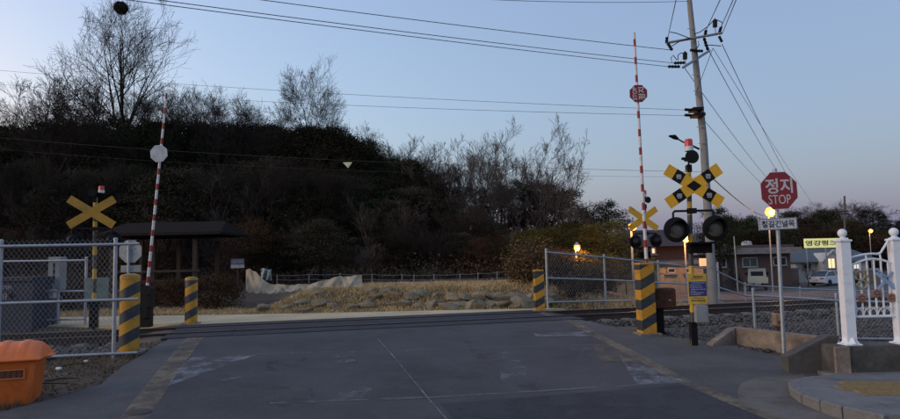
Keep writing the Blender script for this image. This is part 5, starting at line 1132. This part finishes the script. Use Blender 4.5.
# distant utility pole
db = aty(844, 262, 80); db.z = Gp(db.x, 80); L_ = LPf(db); o = thing('utility_pole', 'distant thin utility pole with short crossarm above the yellow sign', 'utility pole', db); x, z = L_(844.5, 196); m = MB(); m.tube([(0, 0, -.3), (x, 0, z)], [.17, .11], 8); m.build('shaft', mat('weathered_pole', (.10, .085, .075), .9), o, smooth=True)
for y_ in (212, 214.5): a, b = L_(835, y_), L_(848, y_-1); m = MB(); m.tube([(a[0], -.1, a[1]), (b[0], -.1, b[1])], .06, 5); m.build('crossarm', M_wood, o)
db = aty(737.5, 284, 56); db.z = Gp(db.x, 56); L_ = LPf(db); x, z = L_(734, 237); o = thing('slim_pole', 'slim pale pole in front of the brown house', 'pole', db); m = MB(); m.tube([(0, 0, -.2), (x, 0, z)], [.05, .04], 8); m.build('shaft', M_wall2, o, smooth=True); m = MB(); m.lathe([(.06, 0), (.07, .05), (.01, .09)], 8, (x, 0, z-.02)); m.build('cap', M_galv, o)

# ------------------------------------------------------------------ vehicles
M_carw = mat('white_car_paint', (.62, .64, .67), .25, 0, var=.03); M_tyre = mat('tyre_rubber', (.015, .015, .016), .8); M_rim = mat('alloy_rim', (.35, .36, .37), .35, .8); M_tail = mat('tail_lamp_red', (.35, .02, .02), .3); M_truck = mat('pale_green_truck', (.42, .46, .38), .45, 0, var=.06, dirt=.15, dirtc=(.25, .25, .2))
def wheel(o, x, y, r, wd):
    m = MB(); m.lathe([(r*.62, -wd/2), (r*.95, -wd/2), (r, -wd*.35), (r, wd*.35), (r*.95, wd/2), (r*.62, wd/2)], 22, (x, y, r), 'Y'); w_ = m.build('wheel', M_tyre, o, smooth=True); m = MB(); m.lathe([(.02, -wd*.46), (r*.62, -wd*.5), (r*.62, wd*.5), (.02, wd*.46)], 16, (x, y, r), 'Y'); m.build('rim', M_rim, w_)
def car(base, rz, label):
    o = thing('parked_car', label, 'car', base, rz); hw = .9
    side = [(-2.28, .32), (-2.32, .62), (-2.26, .86), (-1.95, .93), (-.95, .98), (0, .98), (.95, .96), (1.9, .86), (2.2, .70), (2.28, .48), (2.22, .28), (1.75, .22), (-1.8, .22)]
    m = MB(); n = len(side); V = []
    for (yy, k) in ((-hw, .93), (-hw*.93, 1), (hw*.93, 1), (hw, .93)):
        for (x, z) in side: V.append((x*(.985 if k < 1 else 1), yy, .55+(z-.55)*k))
    F = [tuple(range(n)), tuple(range(4*n-1, 3*n-1, -1))]
    for j in range(3):
        for i in range(n): F.append((j*n+i, (j+1)*n+i, (j+1)*n+(i+1) % n, j*n+(i+1) % n))
    m.add(V, F); body = m.build('body', M_carw, o, smooth=True)
    gh = [(-1.98, .92), (-1.25, 1.34), (-.6, 1.45), (.1, 1.44), (.55, 1.34), (1.18, .95)]; n = len(gh); V = []
    for yy, kk in ((-.80, 0), (-.62, 1), (.62, 1), (.80, 0)):
        for (x, z) in gh: V.append((x, (-.80 if yy < 0 else .80)+(0.20 if yy < 0 else -.20)*((z-.92)/.53), z) if kk == 0 else (x, yy*(.99), z+.015*(z > 1.2)))
    F = [tuple(range(n)), tuple(range(4*n-1, 3*n-1, -1))]
    for j in range(3):
        for i in range(n-1): F.append((j*n+i, (j+1)*n+i, (j+1)*n+i+1, j*n+i+1))
    m = MB(); m.add(V, F); m.build('glasshouse', M_glassd, o, smooth=False)
    m = MB(); m.box((-.35, 0, 1.452), (1.35, 1.18, .035), bev=.015)
    for s_ in (-1, 1):
        for (x0, z0, x1, z1) in ((-1.9, .96, -1.22, 1.36), (1.12, .98, .52, 1.36), (-.15, .97, -.2, 1.42)): m.tube([(x0, s_*.80, z0), (x1, s_*.64, z1)], .035, 5)
        m.tube([(-1.22, s_*.645, 1.37), (-.6, s_*.62, 1.455), (.1, s_*.62, 1.45), (.55, s_*.645, 1.36)], .03, 5)
    m.build('roof', M_carw, o)
    for s_ in (-1, 1):
        t = MB(); t.box((-2.28, s_*.66, .76), (.10, .40, .13), bev=.02); t.build('tail_light', M_tail, o); t = MB(); t.box((2.2, s_*.66, .64), (.14, .36, .13), bev=.02); t.build('headlight', M_wframe, o); t = MB(); t.box((.95, s_*.97, 1.0), (.14, .14, .10), bev=.02); t.build('mirror', M_carw, o)
        t = MB()
        for x in (-1.15, .0): t.box((x-.3, s_*.905, .80), (.16, .02, .025))
        t.build('door_handle', M_rim, o)
        for x in (-1.42, 1.38): wheel(o, x, s_*.80, .33, .22)
    t = MB(); t.box((-2.325, 0, .60), (.02, .5, .12)); t.build('number_plate', M_wall2, o); t = MB(); t.box((-2.28, 0, .30), (.12, 1.5, .14), bev=.03); t.build('rear_bumper', M_black, o); return o
cb = aty(830, 284.5, 66); cb.z = Gp(cb.x, 66)+.045
car(cb, R(28), 'white sedan parked in front of the low house seen from behind')
def truck(base, rz, label):
    o = thing('pickup_truck', label, 'truck', base, rz)
    m = MB(); m.box((-.7, 0, .62), (3.0, 1.25, .16)); m.build('chassis', M_black, o)
    m = MB(); m.add([(.75, -.80, .48), (2.05, -.80, .48), (2.10, -.80, .95), (1.72, -.70, 1.86), (.80, -.70, 1.92), (.75, -.80, 1.0), (.75, .80, .48), (2.05, .80, .48), (2.10, .80, .95), (1.72, .70, 1.86), (.80, .70, 1.92), (.75, .80, 1.0)], [(0, 1, 2, 3, 4, 5), (11, 10, 9, 8, 7, 6), (0, 6, 7, 1), (1, 7, 8, 2), (2, 8, 9, 3), (3, 9, 10, 4), (4, 10, 11, 5), (5, 11, 6, 0)]); cab = m.build('cab', M_truck, o)
    m = MB(); m.box((.775, 0, 1.48), (.04, 1.05, .42)); m.build('rear_window', M_glassd, cab); m = MB(); m.box((1.92, 0, 1.42), (.03, 1.2, .6), ry=R(-22)); m.build('windscreen', M_glassd, cab)
    for s_ in (-1, 1): m = MB(); m.box((1.3, s_*.765, 1.42), (.75, .03, .5), rx=s_*R(6)); m.build('side_window', M_glassd, cab); m = MB(); m.box((1.95, s_*.93, 1.45), (.06, .16, .26), bev=.02); m.build('mirror', M_black, cab)
    m = MB(); m.box((-.80, 0, .76), (2.9, 1.62, .08)); m.build('cargo_bed', M_truck, o)
    for s_ in (-1, 1): m = MB(); m.box((-.80, s_*.79, 1.0), (2.9, .05, .40), bev=.01); m.build('side_panel', M_truck, o)
    m = MB(); m.box((-2.23, 0, 1.0), (.05, 1.62, .40), bev=.01); tg = m.build('tailgate', M_truck, o); m = MB(); 
    for y in (-.5, 0, .5): m.box((-2.262, y, 1.0), (.02, .05, .34))
    m.build('tailgate_rib', M_truck, tg)
    m = MB(); m.tube([(.62, -.72, .8), (.62, -.72, 1.95), (.62, .72, 1.95), (.62, .72, .8)], .03, 6); m.build('headboard', M_truck, o)
    for s_ in (-1, 1):
        m = MB(); m.box((-2.22, s_*.62, .68), (.06, .30, .11), bev=.01); m.build('tail_light', M_tail, o)
        for x in (-1.35, 1.45): wheel(o, x, s_*.66, .30, .2)
    m = MB(); m.box((-2.26, 0, .68), (.02, .42, .12)); m.build('number_plate', M_wall2, o); return o
tb_ = aty(758, 289, 60); tb_.z = Gp(tb_.x, 60)+.045
truck(tb_, R(66), 'pale pickup truck parked before the brown house seen from behind')
